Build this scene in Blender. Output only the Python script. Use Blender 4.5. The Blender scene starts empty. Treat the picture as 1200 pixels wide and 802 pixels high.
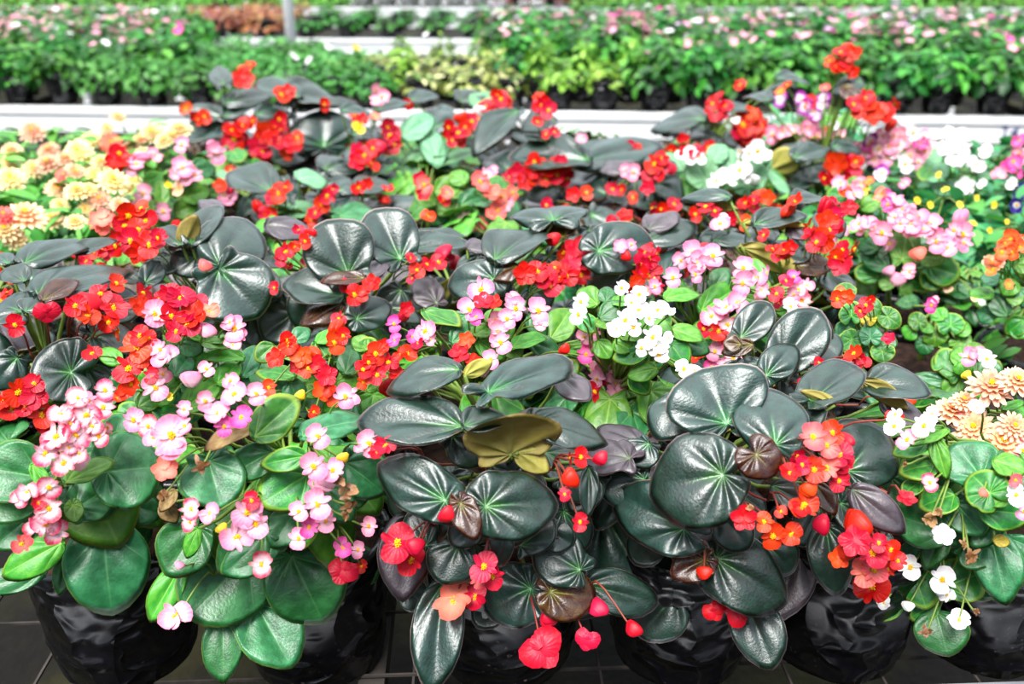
import bpy, math, random
from mathutils import Vector, Matrix
import numpy as np

random.seed(11)
rng = np.random.default_rng(5)
scene = bpy.context.scene
COL = scene.collection

# ------------------------------------------------------------------ camera
F_PX, PITCH = 1090.0, math.radians(23.8)
CAM_Z = 1.45
cd = bpy.data.cameras.new('camera')
cd.sensor_width = 36.0
cd.lens = 36.0 * F_PX / 1200.0
cd.clip_end = 100
cam = bpy.data.objects.new('camera', cd)
COL.objects.link(cam)
cam.location = (0, 0, CAM_Z)
cam.rotation_euler = (math.radians(90) - PITCH, 0, 0)
scene.camera = cam
cd.dof.use_dof = True
cd.dof.focus_distance = 0.90
cd.dof.aperture_fstop = 4.6
CAM = Vector((0, 0, CAM_Z))

# ------------------------------------------------------------------ world, sun, exposure
w = bpy.data.worlds.new('sky'); scene.world = w; w.use_nodes = True
nt = w.node_tree; nt.nodes.clear()
out = nt.nodes.new('ShaderNodeOutputWorld'); bg = nt.nodes.new('ShaderNodeBackground')
tc = nt.nodes.new('ShaderNodeTexCoord'); sx = nt.nodes.new('ShaderNodeSeparateXYZ')
rp = nt.nodes.new('ShaderNodeValToRGB')
# pale roof overhead, open bright end ahead, shaded end of the greenhouse behind
rp.color_ramp.elements[0].position = 0.0; rp.color_ramp.elements[0].color = (0.03, 0.036, 0.035, 1)
rp.color_ramp.elements[1].position = 0.85; rp.color_ramp.elements[1].color = (0.88, 0.95, 1.0, 1)
e_ = rp.color_ramp.elements.new(0.33); e_.color = (0.33, 0.40, 0.48, 1)
m1 = nt.nodes.new('ShaderNodeMath'); m1.operation = 'MULTIPLY'; m1.inputs[1].default_value = 0.33
m2 = nt.nodes.new('ShaderNodeMath'); m2.operation = 'MULTIPLY_ADD'; m2.inputs[1].default_value = 0.9
nt.links.new(sx.outputs['Y'], m1.inputs[0]); nt.links.new(sx.outputs['Z'], m2.inputs[0]); nt.links.new(m1.outputs[0], m2.inputs[2])
nt.links.new(tc.outputs['Generated'], sx.inputs[0]); nt.links.new(m2.outputs[0], rp.inputs[0])
nt.links.new(rp.outputs[0], bg.inputs[0]); nt.links.new(bg.outputs[0], out.inputs[0])
bg.inputs[1].default_value = 2.15
sd = bpy.data.lights.new('daylight', 'SUN'); sd.energy = 5.0; sd.angle = math.radians(28); sd.color = (1, .98, .95)
so = bpy.data.objects.new('daylight', sd); COL.objects.link(so)
so.rotation_euler = (math.radians(28), math.radians(-14), 0)
scene.view_settings.view_transform = 'Standard'
scene.view_settings.look = 'None'
scene.view_settings.exposure = 0.52
scene.view_settings.gamma = 1.0
scene.view_settings.use_curve_mapping = False
try:
    scene.cycles.use_denoising = True
    scene.cycles.max_bounces = 8
    scene.cycles.transparent_max_bounces = 4
except Exception:
    pass

# ------------------------------------------------------------------ projection
FWD = Vector((0, math.cos(PITCH), -math.sin(PITCH)))
UPV = Vector((0, math.sin(PITCH), math.cos(PITCH)))
RT = Vector((1, 0, 0))
UP = Vector((0, 0, 1))
def ray(px, py):
    return (FWD + RT * ((px - 600) / F_PX) + UPV * (-(py - 401) / F_PX)).normalized()
def on_z(px, py, z):
    d = ray(px, py); t = (z - CAM_Z) / d.z
    return CAM + d * t
def on_y(px, py, y):
    d = ray(px, py); return CAM + d * (y / d.y)
def depth(p):
    return (p - CAM).dot(FWD)
def project(p):
    q = p - CAM; z = q.dot(FWD)
    return 600 + F_PX * q.dot(RT) / z, 401 - F_PX * q.dot(UPV) / z

# ------------------------------------------------------------------ materials
def lin(c):
    return tuple(((x / 255) / 12.92 if x <= 10 else (((x / 255) + .055) / 1.055) ** 2.4) for x in c)
class NT:
    def __init__(s, name):
        s.m = bpy.data.materials.new(name); s.m.use_nodes = True
        s.t = s.m.node_tree; s.t.nodes.clear()
        s.out = s.t.nodes.new('ShaderNodeOutputMaterial')
    def n(s, typ, **k):
        o = s.t.nodes.new('ShaderNode' + typ)
        for a, b in k.items(): setattr(o, a, b)
        return o
    def l(s, a, b): s.t.links.new(a, b)
    def math(s, op, a, b=None, c=None):
        o = s.n('Math', operation=op)
        for i, v in enumerate((a, b, c)):
            if v is None: continue
            if isinstance(v, (int, float)): o.inputs[i].default_value = v
            else: s.l(v, o.inputs[i])
        return o.outputs[0]
    def mix(s, f, a, b):
        o = s.n('MixRGB')
        for i, v in enumerate((f, a, b)):
            if isinstance(v, (int, float)): o.inputs[i].default_value = v
            elif isinstance(v, tuple): o.inputs[i].default_value = (*v[:3], 1)
            else: s.l(v, o.inputs[i])
        return o.outputs[0]
    def sstep(s, v, a, b):
        o = s.n('MapRange', interpolation_type='SMOOTHSTEP'); s.l(v, o.inputs[0])
        o.inputs[1].default_value = a; o.inputs[2].default_value = b
        return o.outputs[0]
    def noise(s, scale, detail=2, vec=None, rough=.5):
        o = s.n('TexNoise'); o.inputs['Scale'].default_value = scale; o.inputs['Detail'].default_value = detail
        o.inputs['Roughness'].default_value = rough
        if vec is not None: s.l(vec, o.inputs['Vector'])
        return o.outputs[0]
    def bsdf(s, col, rough, spec=.5, bump=None, bstr=.3, bdist=.002, trans=0, tcol=None, coat=0, sheen=0, metal=0):
        p = s.n('BsdfPrincipled')
        if isinstance(col, tuple): p.inputs['Base Color'].default_value = (*col, 1)
        else: s.l(col, p.inputs['Base Color'])
        if isinstance(rough, (int, float)): p.inputs['Roughness'].default_value = rough
        else: s.l(rough, p.inputs['Roughness'])
        p.inputs['Specular IOR Level'].default_value = spec
        p.inputs['Coat Weight'].default_value = coat; p.inputs['Coat Roughness'].default_value = .25
        p.inputs['Sheen Weight'].default_value = sheen
        p.inputs['Metallic'].default_value = metal
        if bump is not None:
            b = s.n('Bump'); b.inputs['Strength'].default_value = bstr; b.inputs['Distance'].default_value = bdist
            s.l(bump, b.inputs['Height']); s.l(b.outputs[0], p.inputs['Normal'])
        o = p.outputs[0]
        if trans:
            t = s.n('BsdfTranslucent')
            tcol = col if tcol is None else tcol
            if isinstance(tcol, tuple): t.inputs[0].default_value = (*tcol, 1)
            else: s.l(tcol, t.inputs[0])
            m = s.n('MixShader'); m.inputs[0].default_value = trans
            s.l(o, m.inputs[1]); s.l(t.outputs[0], m.inputs[2]); o = m.outputs[0]
        s.l(o, s.out.inputs[0])
        return s.m

def leaf_mat(name, base, base2, vein, edge, veinw=.018, rough=.4, spec=.5, trans=.12, vfade=.75, edge0=.955, coat=0., glow=.5, blotch=None):
    """palmate veined blade: UV.x = angle around the stalk, UV.y = share of the way to the margin"""
    k = NT(name)
    uv = k.n('TexCoord'); sp = k.n('SeparateXYZ'); k.l(uv.outputs['UV'], sp.inputs[0])
    U, R = sp.outputs[0], sp.outputs[1]
    fr = k.math('FRACT', k.math('ADD', k.math('MULTIPLY', U, 8.0), .5))
    dist = k.math('MULTIPLY', k.math('MULTIPLY', k.math('ABSOLUTE', k.math('SUBTRACT', fr, .5)), 2 * math.pi / 8), R)
    vm = k.math('SUBTRACT', 1.0, k.sstep(dist, veinw * .3, veinw * 1.5))
    vm = k.math('MULTIPLY', vm, k.math('MAXIMUM', k.math('SUBTRACT', 1.0, k.math('MULTIPLY', R, vfade)), 0.0))
    core = k.math('SUBTRACT', 1.0, k.sstep(R, .0, .34))
    oi = k.n('ObjectInfo')
    ob = uv.outputs['Object']
    nz = k.noise(5.0, 3, ob)
    c = k.mix(k.sstep(nz, .35, .7), base, base2)
    if blotch:
        c = k.mix(k.math('MULTIPLY', k.sstep(k.noise(3.0, 2, ob), .56, .66), .7), c, blotch)
    c = k.mix(k.math('MULTIPLY', core, glow), c, vein)
    c = k.mix(vm, c, vein)
    c = k.mix(k.math('MULTIPLY', k.sstep(R, edge0, 1.0), .8), c, edge)
    hsv = k.n('HueSaturation')
    k.l(k.math('MULTIPLY_ADD', oi.outputs['Random'], .036, .482), hsv.inputs['Hue'])
    k.l(k.math('MULTIPLY_ADD', oi.outputs['Random'], .5, .75), hsv.inputs['Value'])
    k.l(c, hsv.inputs['Color'])
    fine = k.noise(26.0, 3, ob)
    h = k.math('ADD', k.math('MULTIPLY', fine, .5), k.math('MULTIPLY', vm, -.5))
    rg = k.math('MULTIPLY_ADD', fine, .25, rough - .12)
    return k.bsdf(hsv.outputs[0], rg, spec, bump=h, bstr=.1, bdist=.02, trans=trans, coat=coat)

M = {}
M['d'] = leaf_mat('bronze_leaf', lin((12, 36, 26)), lin((24, 54, 44)), lin((60, 128, 50)), lin((196, 168, 164)), veinw=.014, rough=.36, spec=.8, trans=.02, vfade=2.0, glow=.5, coat=.08, edge0=.965)
M['u'] = leaf_mat('purple_bronze_leaf', lin((54, 44, 50)), lin((74, 60, 68)), lin((86, 100, 66)), lin((196, 164, 162)), veinw=.014, rough=.42, spec=.75, trans=.02, vfade=2.0, glow=.3, coat=.05, edge0=.965)
M['n'] = leaf_mat('young_bronze_leaf', lin((52, 20, 12)), lin((78, 48, 16)), lin((112, 110, 30)), lin((170, 110, 80)), rough=.28, spec=.6, trans=.06, vfade=1.6)
M['g'] = leaf_mat('green_leaf', lin((28, 92, 42)), lin((50, 122, 66)), lin((84, 148, 78)), lin((134, 168, 74)), veinw=.013, rough=.38, spec=.6, trans=.1, vfade=1.0, glow=.45)
M['l'] = leaf_mat('light_green_leaf', lin((66, 138, 36)), lin((100, 164, 48)), lin((140, 190, 80)), lin((180, 190, 70)), rough=.4, trans=.2, glow=.3)
M['y'] = leaf_mat('rimmed_green_leaf', lin((30, 104, 34)), lin((58, 138, 40)), lin((110, 170, 60)), lin((176, 204, 70)), rough=.38, trans=.15, edge0=.84, glow=.3)
M['s'] = leaf_mat('sage_leaf', lin((92, 148, 104)), lin((108, 164, 116)), lin((140, 190, 140)), lin((150, 190, 130)), rough=.5, trans=.12, glow=.3)
M['x'] = leaf_mat('withered_leaf', lin((126, 96, 62)), lin((150, 128, 86)), lin((120, 110, 60)), lin((90, 60, 40)), rough=.7, spec=.2, trans=.05)
M['q'] = leaf_mat('yellow_leaf', lin((196, 178, 40)), lin((216, 200, 60)), lin((200, 190, 80)), lin((190, 170, 40)), rough=.5, trans=.2)
M['d_under'] = leaf_mat('bronze_leaf_underside', lin((148, 138, 58)), lin((164, 152, 84)), lin((150, 150, 80)), lin((160, 120, 90)), rough=.6, spec=.3, trans=.05, glow=.2)
M['g_under'] = leaf_mat('green_leaf_underside', lin((108, 146, 70)), lin((128, 164, 84)), lin((160, 190, 110)), lin((150, 180, 80)), rough=.6, spec=.3, trans=.2, glow=.2)
UNDER = {k: ('d_under' if k in 'dun' else 'g_under') for k in 'dungylsxq'}

def petal_mat(name, cin, cout, r0=.25, r1=.95, trans=.22):
    k = NT(name)
    uv = k.n('TexCoord'); sp = k.n('SeparateXYZ'); k.l(uv.outputs['UV'], sp.inputs[0])
    f = k.sstep(sp.outputs[1], r0, r1)
    nz = k.noise(3.5, 2, uv.outputs['Object'])
    f2 = k.math('ADD', f, k.math('MULTIPLY', k.math('SUBTRACT', nz, .5), .6)); 
    cl = k.n('Clamp'); k.l(f2, cl.inputs[0])
    c = k.mix(cl.outputs[0], lin(cin), lin(cout))
    oi = k.n('ObjectInfo'); hsv = k.n('HueSaturation')
    k.l(k.math('MULTIPLY_ADD', oi.outputs['Random'], .02, .49), hsv.inputs['Hue'])
    k.l(k.math('MULTIPLY_ADD', oi.outputs['Random'], .3, .85), hsv.inputs['Value']); k.l(c, hsv.inputs['Color'])
    wv = k.n('TexWave'); wv.inputs['Scale'].default_value = 6; wv.inputs['Distortion'].default_value = 3
    k.l(uv.outputs['UV'], wv.inputs[0])
    return k.bsdf(hsv.outputs[0], .45, .35, bump=wv.outputs[1], bstr=.12, bdist=.02, trans=trans)
P = {
 'R': petal_mat('red_petal', (214, 12, 30), (192, 0, 12)),
 'O': petal_mat('orange_red_petal', (234, 52, 26), (214, 20, 6)),
 'K': petal_mat('crimson_petal', (226, 26, 62), (210, 10, 44)),
 'C': petal_mat('coral_petal', (246, 132, 116), (236, 84, 84)),
 'P': petal_mat('pink_petal', (246, 190, 206), (230, 124, 162)),
 'Q': petal_mat('rose_edged_petal', (246, 206, 214), (208, 44, 86), .35, .95),
 'M': petal_mat('magenta_petal', (232, 110, 176), (216, 48, 138)),
 'W': petal_mat('white_petal', (240, 240, 234), (236, 226, 230), trans=.15),
 'V': petal_mat('purple_white_petal', (244, 220, 244), (150, 10, 140), .35, .7),
 'N': petal_mat('violet_petal', (240, 240, 250), (46, 20, 130), .3, .5),
 'T': petal_mat('orange_petal', (244, 130, 60), (232, 84, 30)),
 'A': petal_mat('peach_petal', (244, 178, 134), (246, 206, 176)),
 'E': petal_mat('cream_petal', (246, 214, 140), (244, 226, 176)),
 'B': petal_mat('wilted_petal', (120, 80, 46), (160, 120, 84), trans=.05),
 'Y': petal_mat('yellow_petal', (240, 200, 40), (246, 220, 70)),
}
k = NT('stamen'); STAMEN = k.bsdf(lin((250, 190, 22)), .6, .2)
def simple(name, c, rough, spec=.5, noise=None, c2=None, bstr=.3, bdist=.004, metal=0, coat=0, detail=4):
    k = NT(name)
    if noise:
        tc_ = k.n('TexCoord'); nz = k.noise(noise, detail, tc_.outputs['Object'])
        col = k.mix(k.sstep(nz, .35, .65), lin(c), lin(c2 or c))
        return k.bsdf(col, rough, spec, bump=nz, bstr=bstr, bdist=bdist, metal=metal, coat=coat)
    return k.bsdf(lin(c), rough, spec, metal=metal, coat=coat)
STALK_G = simple('green_stalk', (120, 150, 60), .5, noise=30, c2=(104, 124, 48))
STALK_R = simple('red_stalk', (150, 40, 36), .5, noise=30, c2=(130, 60, 40))
SOIL = simple('potting_soil', (38, 28, 24), .95, .1, noise=60, c2=(64, 46, 38), bstr=1., bdist=.01)
WHITE = simple('white_paint', (236, 236, 238), .4, .4, noise=3, c2=(246, 246, 248), bstr=.03)
GALV = simple('galvanised_steel', (170, 172, 176), .4, .5, noise=12, c2=(140, 140, 146), bstr=.1, metal=.6)
DULL = simple('dull_steel', (70, 64, 60), .7, .2, noise=25, c2=(44, 40, 38), bstr=.2)
INK = simple('ink', (70, 66, 120), .6)
TERRA = simple('terracotta', (176, 100, 72), .8, .2, noise=20, c2=(150, 80, 60))
PLAST = simple('pale_plastic', (226, 228, 226), .45)

def bag_mat():
    k = NT('black_plastic')
    t = k.n('TexCoord'); ob = t.outputs['Object']
    mp = k.n('Mapping'); k.l(ob, mp.inputs[0]); mp.inputs['Scale'].default_value = (1, 1, .45)
    mp.inputs['Rotation'].default_value = (.3, .5, .2)
    a = k.noise(6, 2, mp.outputs[0], .5)
    mp2 = k.n('Mapping'); k.l(ob, mp2.inputs[0]); mp2.inputs['Scale'].default_value = (.6, 1, 1.2); mp2.inputs['Rotation'].default_value = (.9, -.6, .8)
    a2 = k.noise(11, 2, mp2.outputs[0], .5)
    def crease(v, w_): return k.math('POWER', k.math('MAXIMUM', k.math('SUBTRACT', 1.0, k.math('MULTIPLY', k.math('ABSOLUTE', k.math('SUBTRACT', v, .5)), w_)), 0.0), 2.0)
    h = k.math('ADD', k.math('ADD', crease(a, 9), k.math('MULTIPLY', crease(a2, 10), .7)), k.math('MULTIPLY', a, 1.2))
    dust = k.noise(240, 2, ob); dust2 = k.noise(9, 2, ob)
    dm = k.math('MULTIPLY', k.sstep(dust, .62, .74), k.sstep(dust2, .4, .7))
    col = k.mix(k.math('MULTIPLY', dm, .5), lin((9, 8, 12)), lin((110, 96, 92)))
    return k.bsdf(col, k.math('MULTIPLY_ADD', dust2, .25, .16), .5, bump=h, bstr=.7, bdist=.012)
BAG = bag_mat()
def ground_mat():
    k = NT('earth_floor')
    t = k.n('TexCoord'); ob = t.outputs['Object']
    a = k.noise(2.2, 5, ob); b = k.noise(30, 5, ob)
    c = k.mix(k.sstep(a, .45, .62), lin((14, 11, 9)), lin((44, 42, 18)))
    c = k.mix(k.math('MULTIPLY', b, .5), c, lin((18, 15, 12)))
    return k.bsdf(c, .9, .2, bump=b, bstr=.6, bdist=.02)
GROUND = ground_mat()

# ------------------------------------------------------------------ mesh helpers
def mesh_from(name, verts, faces, mats, uvs=None, midx=None, smooth=True):
    me = bpy.data.meshes.new(name)
    me.from_pydata([tuple(map(float, v)) for v in verts], [], faces)
    for m in mats: me.materials.append(m)
    if uvs is not None:
        u = me.uv_layers.new(name='UVMap')
        u.data.foreach_set('uv', np.asarray(uvs, dtype=np.float32).ravel())
    if midx is not None: me.polygons.foreach_set('material_index', midx)
    me.polygons.foreach_set('use_smooth', [smooth] * len(me.polygons))
    me.update()
    return me
def link(name, data, parent=None, mat=None, label=None):
    o = bpy.data.objects.new(name, data); COL.objects.link(o)
    if parent is not None: o.parent = parent
    if mat is not None: o.matrix_basis = mat
    if label: o['label'] = label
    return o
def thing(name, label, cat, loc, group=None, rz=0):
    o = bpy.data.objects.new(name, None); COL.objects.link(o)
    o.location = loc; o.rotation_euler = (0, 0, rz); o.empty_display_size = .02
    o['label'] = label; o['category'] = cat
    if group: o['group'] = group
    return o
class MB:
    def __init__(s): s.v = []; s.f = []; s.mi = []; s.cur = 0
    def add(s, v, f):
        b = len(s.v); s.v += [tuple(x) for x in v]; s.f += [tuple(i + b for i in q) for q in f]; s.mi += [s.cur] * len(f)
    def box(s, x0, x1, y0, y1, z0, z1, ch=0.0):
        v = [(x, y, z) for x in (x0, x1) for y in (y0, y1) for z in (z0, z1)]
        s.add(v, [(0, 1, 3, 2), (4, 6, 7, 5), (0, 4, 5, 1), (2, 3, 7, 6), (0, 2, 6, 4), (1, 5, 7, 3)])
    def extrude_x(s, prof, x0, x1):
        n = len(prof)
        v = [(x0, y, z) for y, z in prof] + [(x1, y, z) for y, z in prof]
        s.add(v, [(i, (i + 1) % n, n + (i + 1) % n, n + i) for i in range(n)] + [tuple(range(n))[::-1], tuple(range(n, 2 * n))])
    def tube(s, pts, r, seg=6):
        pts = [Vector(p) for p in pts]
        rs = r if isinstance(r, (list, tuple)) else [r] * len(pts)
        ref = None; v = []
        for i, p in enumerate(pts):
            d = (pts[min(i + 1, len(pts) - 1)] - pts[max(i - 1, 0)]).normalized()
            if ref is None: ref = d.orthogonal().normalized()
            ref = (ref - d * ref.dot(d)); ref = ref.normalized() if ref.length > 1e-6 else d.orthogonal().normalized()
            b = d.cross(ref)
            for j in range(seg):
                a = 2 * math.pi * j / seg
                v.append(p + (ref * math.cos(a) + b * math.sin(a)) * rs[i])
        n = len(pts)
        f = [(i * seg + j, i * seg + (j + 1) % seg, (i + 1) * seg + (j + 1) % seg, (i + 1) * seg + j) for i in range(n - 1) for j in range(seg)]
        f += [tuple(range(seg))[::-1], tuple(range((n - 1) * seg, n * seg))]
        s.add(v, f)
    def mesh(s, name, mats, smooth=False):
        if not isinstance(mats, (list, tuple)): mats = [mats]
        return mesh_from(name, s.v, s.f, mats, midx=s.mi, smooth=smooth)
def curve_pts(a, b, sag, n=5):
    """a stalk that leaves A upwards and arrives at B"""
    a, b = Vector(a), Vector(b); L = (b - a).length
    c1 = a + Vector((0, 0, L * .45)) + (b - a) * .1; c2 = b - (b - a) * .25 + Vector((0, 0, -sag * L))
    r = []
    for i in range(n + 1):
        t = i / n; u = 1 - t
        r.append(a * u ** 3 + c1 * 3 * u * u * t + c2 * 3 * u * t * t + b * t ** 3)
    return r

# ------------------------------------------------------------------ leaf blades
def leaf_mesh(shape, mat, seed):
    g = np.random.default_rng(seed)
    back = {'h': .12, 'r': .36, 'p': .78, 'o': .06}[shape]
    NR, NS = 9, 64
    th = np.arange(NS) / NS * 2 * np.pi            # 0 = tip
    a = (1 + back) / 2; cy = (1 - back) / 2
    dx, dy = np.sin(th), np.cos(th)
    b = .5 / .5 * .5
    # ray from the stalk inside the ellipse x^2/b^2 + (y-cy)^2/a^2 = 1
    A = dx ** 2 / b ** 2 + dy ** 2 / a ** 2; B = -2 * dy * cy / a ** 2; C = cy ** 2 / a ** 2 - 1
    R = (-B + np.sqrt(B * B - 4 * A * C)) / (2 * A)
    dth = np.minimum(th, 2 * np.pi - th)
    if shape != 'o':
        notch = {'h': .5, 'r': .8, 'p': .85}[shape]
        R *= 1 - notch * np.exp(-((np.pi - dth) / (.16 if shape != 'h' else .3)) ** 2)
        if shape == 'h':
            R *= 1 + 1.1 * np.exp(-((np.pi * .72 - dth) / .42) ** 2)
    R *= 1 + (.05 if shape != 'o' else .08) * np.exp(-(dth / .2) ** 2)
    R *= 1 + .016 * np.sin(3 * th + g.uniform(0, 6)) + .014 * np.sin(5 * th + g.uniform(0, 6)) + .008 * np.sin(9 * th + g.uniform(0, 6)) + .006 * np.sin(32 * th + .7)
    skew = g.uniform(-.16, .16)
    cup = g.uniform(-.3, .12); ruf = g.uniform(.02, .05); ph = g.uniform(0, 6, 3); fold = g.uniform(.0, .22)
    fur = g.uniform(.07, .12) * (1 if mat in 'dun' else .6); tipc = g.uniform(-.25, .02)
    top = [(0, 0, 0)]; rr = [0.]
    for i in range(1, NR + 1):
        r = i / NR
        x = R * r * dx; y = R * r * dy
        x = x + skew * (y - .2) * .5
        d = np.hypot(x, y)
        z = fur * np.abs(np.sin(4 * th)) * 1.5 * r ** .75 * max(0, 1 - r) ** .6 + cup * d ** 2 + ruf * r ** 3 * (np.sin(3 * th + ph[0]) + .8 * np.sin(7 * th + ph[1])) \
            + fold * np.abs(x) * (.6 + .4 * r) + tipc * np.clip(y - .35, 0, 2) ** 2 + .012 * np.sin(9 * x + ph[2]) * np.sin(11 * y + ph[1]) * r
        top += list(zip(x, y, z)); rr.append(r)
    top = np.array(top); n1 = len(top)
    tck = .018
    bot = top.copy(); bot[:, 2] -= tck
    rim = n1 - NS
    verts = np.vstack([top, bot[:rim]])           # the rim is shared
    V = lambda i, j: 1 + (i - 1) * NS + j % NS
    VB = lambda i, j: V(i, j) if i == NR else n1 + V(i, j)
    faces, uvs, mi = [], [], []
    for j in range(NS):
        u0, u1 = j / NS, (j + 1) / NS; um = (u0 + u1) / 2
        faces.append((0, V(1, j + 1), V(1, j))); uvs += [(um, 0), (u1, 1 / NR), (u0, 1 / NR)]; mi.append(0)
        faces.append((n1, VB(1, j), VB(1, j + 1))); uvs += [(um, 0), (u0, 1 / NR), (u1, 1 / NR)]; mi.append(1)
        for i in range(1, NR):
            r0, r1 = i / NR, (i + 1) / NR
            faces.append((V(i, j), V(i, j + 1), V(i + 1, j + 1), V(i + 1, j))); uvs += [(u0, r0), (u1, r0), (u1, r1), (u0, r1)]; mi.append(0)
            faces.append((VB(i, j), VB(i + 1, j), VB(i + 1, j + 1), VB(i, j + 1))); uvs += [(u0, r0), (u0, r1), (u1, r1), (u1, r0)]; mi.append(1)
    return mesh_from('leaf', verts, faces, [M[mat], M[UNDER[mat]]], uvs, mi)
_leafs = {}
def leaf_template(shape, mat):
    key = (shape, mat, random.randrange(5))
    if key not in _leafs:
        _leafs[key] = leaf_mesh(shape, mat, abs(hash((ord(shape), ord(mat), key[2]))) % 99991)
    return _leafs[key]

def add_leaf(root, base, A, dirv, n, L, W, shape, mat, label=None):
    dirv = (dirv - n * dirv.dot(n)).normalized(); side = dirv.cross(n).normalized()
    s = (L + W) / 2
    m = Matrix(((side.x * W, dirv.x * L, n.x * s, A.x - base.x), (side.y * W, dirv.y * L, n.y * s, A.y - base.y),
                (side.z * W, dirv.z * L, n.z * s, A.z - base.z), (0, 0, 0, 1)))
    return link('leaf', leaf_template(shape, mat), root, m, label)

# ------------------------------------------------------------------ flowers
def petal(mb, uv, cx, cy, ax, ay, rot, lift, cup, g, zr=0., n=12, rings=4):
    v = [(0, 0)]; 
    for i in range(1, rings + 1):
        for j in range(n):
            t = 2 * math.pi * j / n
            v.append((math.cos(t) * i / rings, math.sin(t) * i / rings))
    ph = g.uniform(0, 6)
    pts = []; us = []
    for x, y in v:
        r = math.hypot(x, y); t = math.atan2(y, x)
        k_ = 1 + .05 * math.sin(3 * t + ph) * r + .03 * math.sin(7 * t + ph)
        X, Y = x * ax * k_, y * ay * k_
        Z = cup * (X * X + Y * Y) + .05 * r * r * math.sin(3 * t + ph * 2)
        c, s_ = math.cos(rot), math.sin(rot)
        wx, wy = cx + X * c - Y * s_, cy + X * s_ + Y * c
        d = math.hypot(wx, wy)
        pts.append((wx, wy, Z + lift * d + zr)); us.append((math.atan2(wy, wx) / 6.283 + .5, min(1.2, d)))
    b = len(mb.v)
    f = [(0, 1 + j, 1 + (j + 1) % n) for j in range(n)]
    for i in range(1, rings):
        for j in range(n):
            p0 = 1 + (i - 1) * n; p1 = 1 + i * n
            f.append((p0 + j, p1 + j, p1 + (j + 1) % n, p0 + (j + 1) % n))
    mb.add(pts, f)
    for q in f: uv += [us[i] for i in q]
def flower_mesh(kind, col, seed):
    g = np.random.default_rng(seed); mb = MB(); uv = []
    U = g.uniform
    if kind == 'open':
        petal(mb, uv, 0, .46, .64, .52, U(-.2, .2), U(.05, .35), U(-.15, .3), g)
        petal(mb, uv, 0, -.46, .66, .54, U(-.2, .2), U(-.05, .3), U(-.15, .3), g, .03)
        petal(mb, uv, -.47, .05, .40, .19, U(-.5, .3), U(.2, .55), U(0, .3), g, .07)
        petal(mb, uv, .47, .05, .40, .19, U(-.3, .5), U(.2, .55), U(0, .3), g, .07)
    elif kind == 'shut':     # two rounded tepals pressed together, seen side by side, a third behind
        petal(mb, uv, 0, -.3, .5, .5, 0, 0, -.3, g, -.05)
        petal(mb, uv, -.36, .08, .56, .62, .2, 0, -.55, g, .12)
        petal(mb, uv, .38, .1, .56, .62, -.2, 0, -.55, g, .2)
        petal(mb, uv, .02, .3, .3, .3, 0, 0, -.6, g, .27)
    elif kind == 'tip':      # opening flower, lower lip folded forward
        petal(mb, uv, 0, .42, .66, .5, U(-.2, .2), U(-.3, 0), U(-.2, .1), g)
        petal(mb, uv, 0, -.35, .6, .48, U(-.2, .2), U(.3, .6), U(.2, .5), g, .05)
        petal(mb, uv, -.42, -.05, .4, .24, U(.1, .6), U(.4, .7), U(0, .3), g, .1)
        petal(mb, uv, .42, -.05, .4, .24, U(-.6, -.1), U(.4, .7), U(0, .3), g, .1)
    elif kind == 'double':   # five rounded overlapping tepals
        n = 5; o = U(0, 6)
        for i in range(n):
            t = o + i * 6.283 / n
            petal(mb, uv, .46 * math.cos(t), .46 * math.sin(t), .5, .46, t, U(.05, .4), U(.1, .4), g, .03 * i)
    elif kind == 'bud':      # two tepals still shut over each other
        for sgn in (1, -1):
            n = 14; v = []; f = []
            for i in range(7):
                t = i / 6 * math.pi
                for j in range(n):
                    a = 2 * math.pi * j / n
                    x, y, z = math.sin(t) * math.cos(a) * .85, -math.cos(t) * .9 + .25 * math.sin(t) ** 2, math.sin(t) * math.sin(a) * .42
                    x *= 1 + .25 * math.sin(t) * (1 if y > 0 else .2)
                    v.append((x + sgn * .14, y, z + sgn * .16))
            for i in range(6):
                for j in range(n): f.append((i * n + j, i * n + (j + 1) % n, (i + 1) * n + (j + 1) % n, (i + 1) * n + j))
            mb.add(v, f)
            for q in f: uv += [(.5, .5 + v[i][1] * .4) for i in q]
    elif kind == 'zinnia':
        for ring, (npet, rad, lift) in enumerate(((16, .62, -.1), (14, .5, .2), (11, .34, .5), (7, .2, .9))):
            for i in range(npet):
                t = i * 6.283 / npet + ring * .3 + U(-.08, .08)
                L = rad * U(.9, 1.05)
                petal(mb, uv, L * math.cos(t), L * math.sin(t), .62 * rad, .13, t, lift, .1, g, .05 * ring, n=8, rings=2)
    elif kind == 'wilt':
        for i in range(9):
            t = U(0, 6.283); d = U(.1, .6)
            petal(mb, uv, d * math.cos(t), d * math.sin(t), U(.3, .5), U(.12, .3), U(0, 6), U(-1, 1.2), U(-1.5, 1.5), g, U(-.2, .3), n=7, rings=2)
    me = mesh_from('flower', mb.v, mb.f, [P[col]], uv)
    return me
_flw = {}
def flower_template(kind, col):
    key = (kind, col, random.randrange(4))
    if key not in _flw: _flw[key] = flower_mesh(kind, col, (ord(col) * 31 + key[2] * 7 + len(kind) * 101))
    return _flw[key]
def stamen_mesh():
    mb = MB()
    for i in range(16):
        a = i * 2.4; r = .2 * math.sqrt(i / 16); z = .22 - r * .5
        x, y = r * math.cos(a), r * math.sin(a); q = .062
        v = [(x + q, y, z), (x - q, y, z), (x, y + q, z), (x, y - q, z), (x, y, z + q), (x, y, z - .2)]
        mb.add(v, [(0, 2, 4), (2, 1, 4), (1, 3, 4), (3, 0, 4), (2, 0, 5), (1, 2, 5), (3, 1, 5), (0, 3, 5)])
    return mb.mesh('stamen', STAMEN, True)
STA = stamen_mesh()
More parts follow.
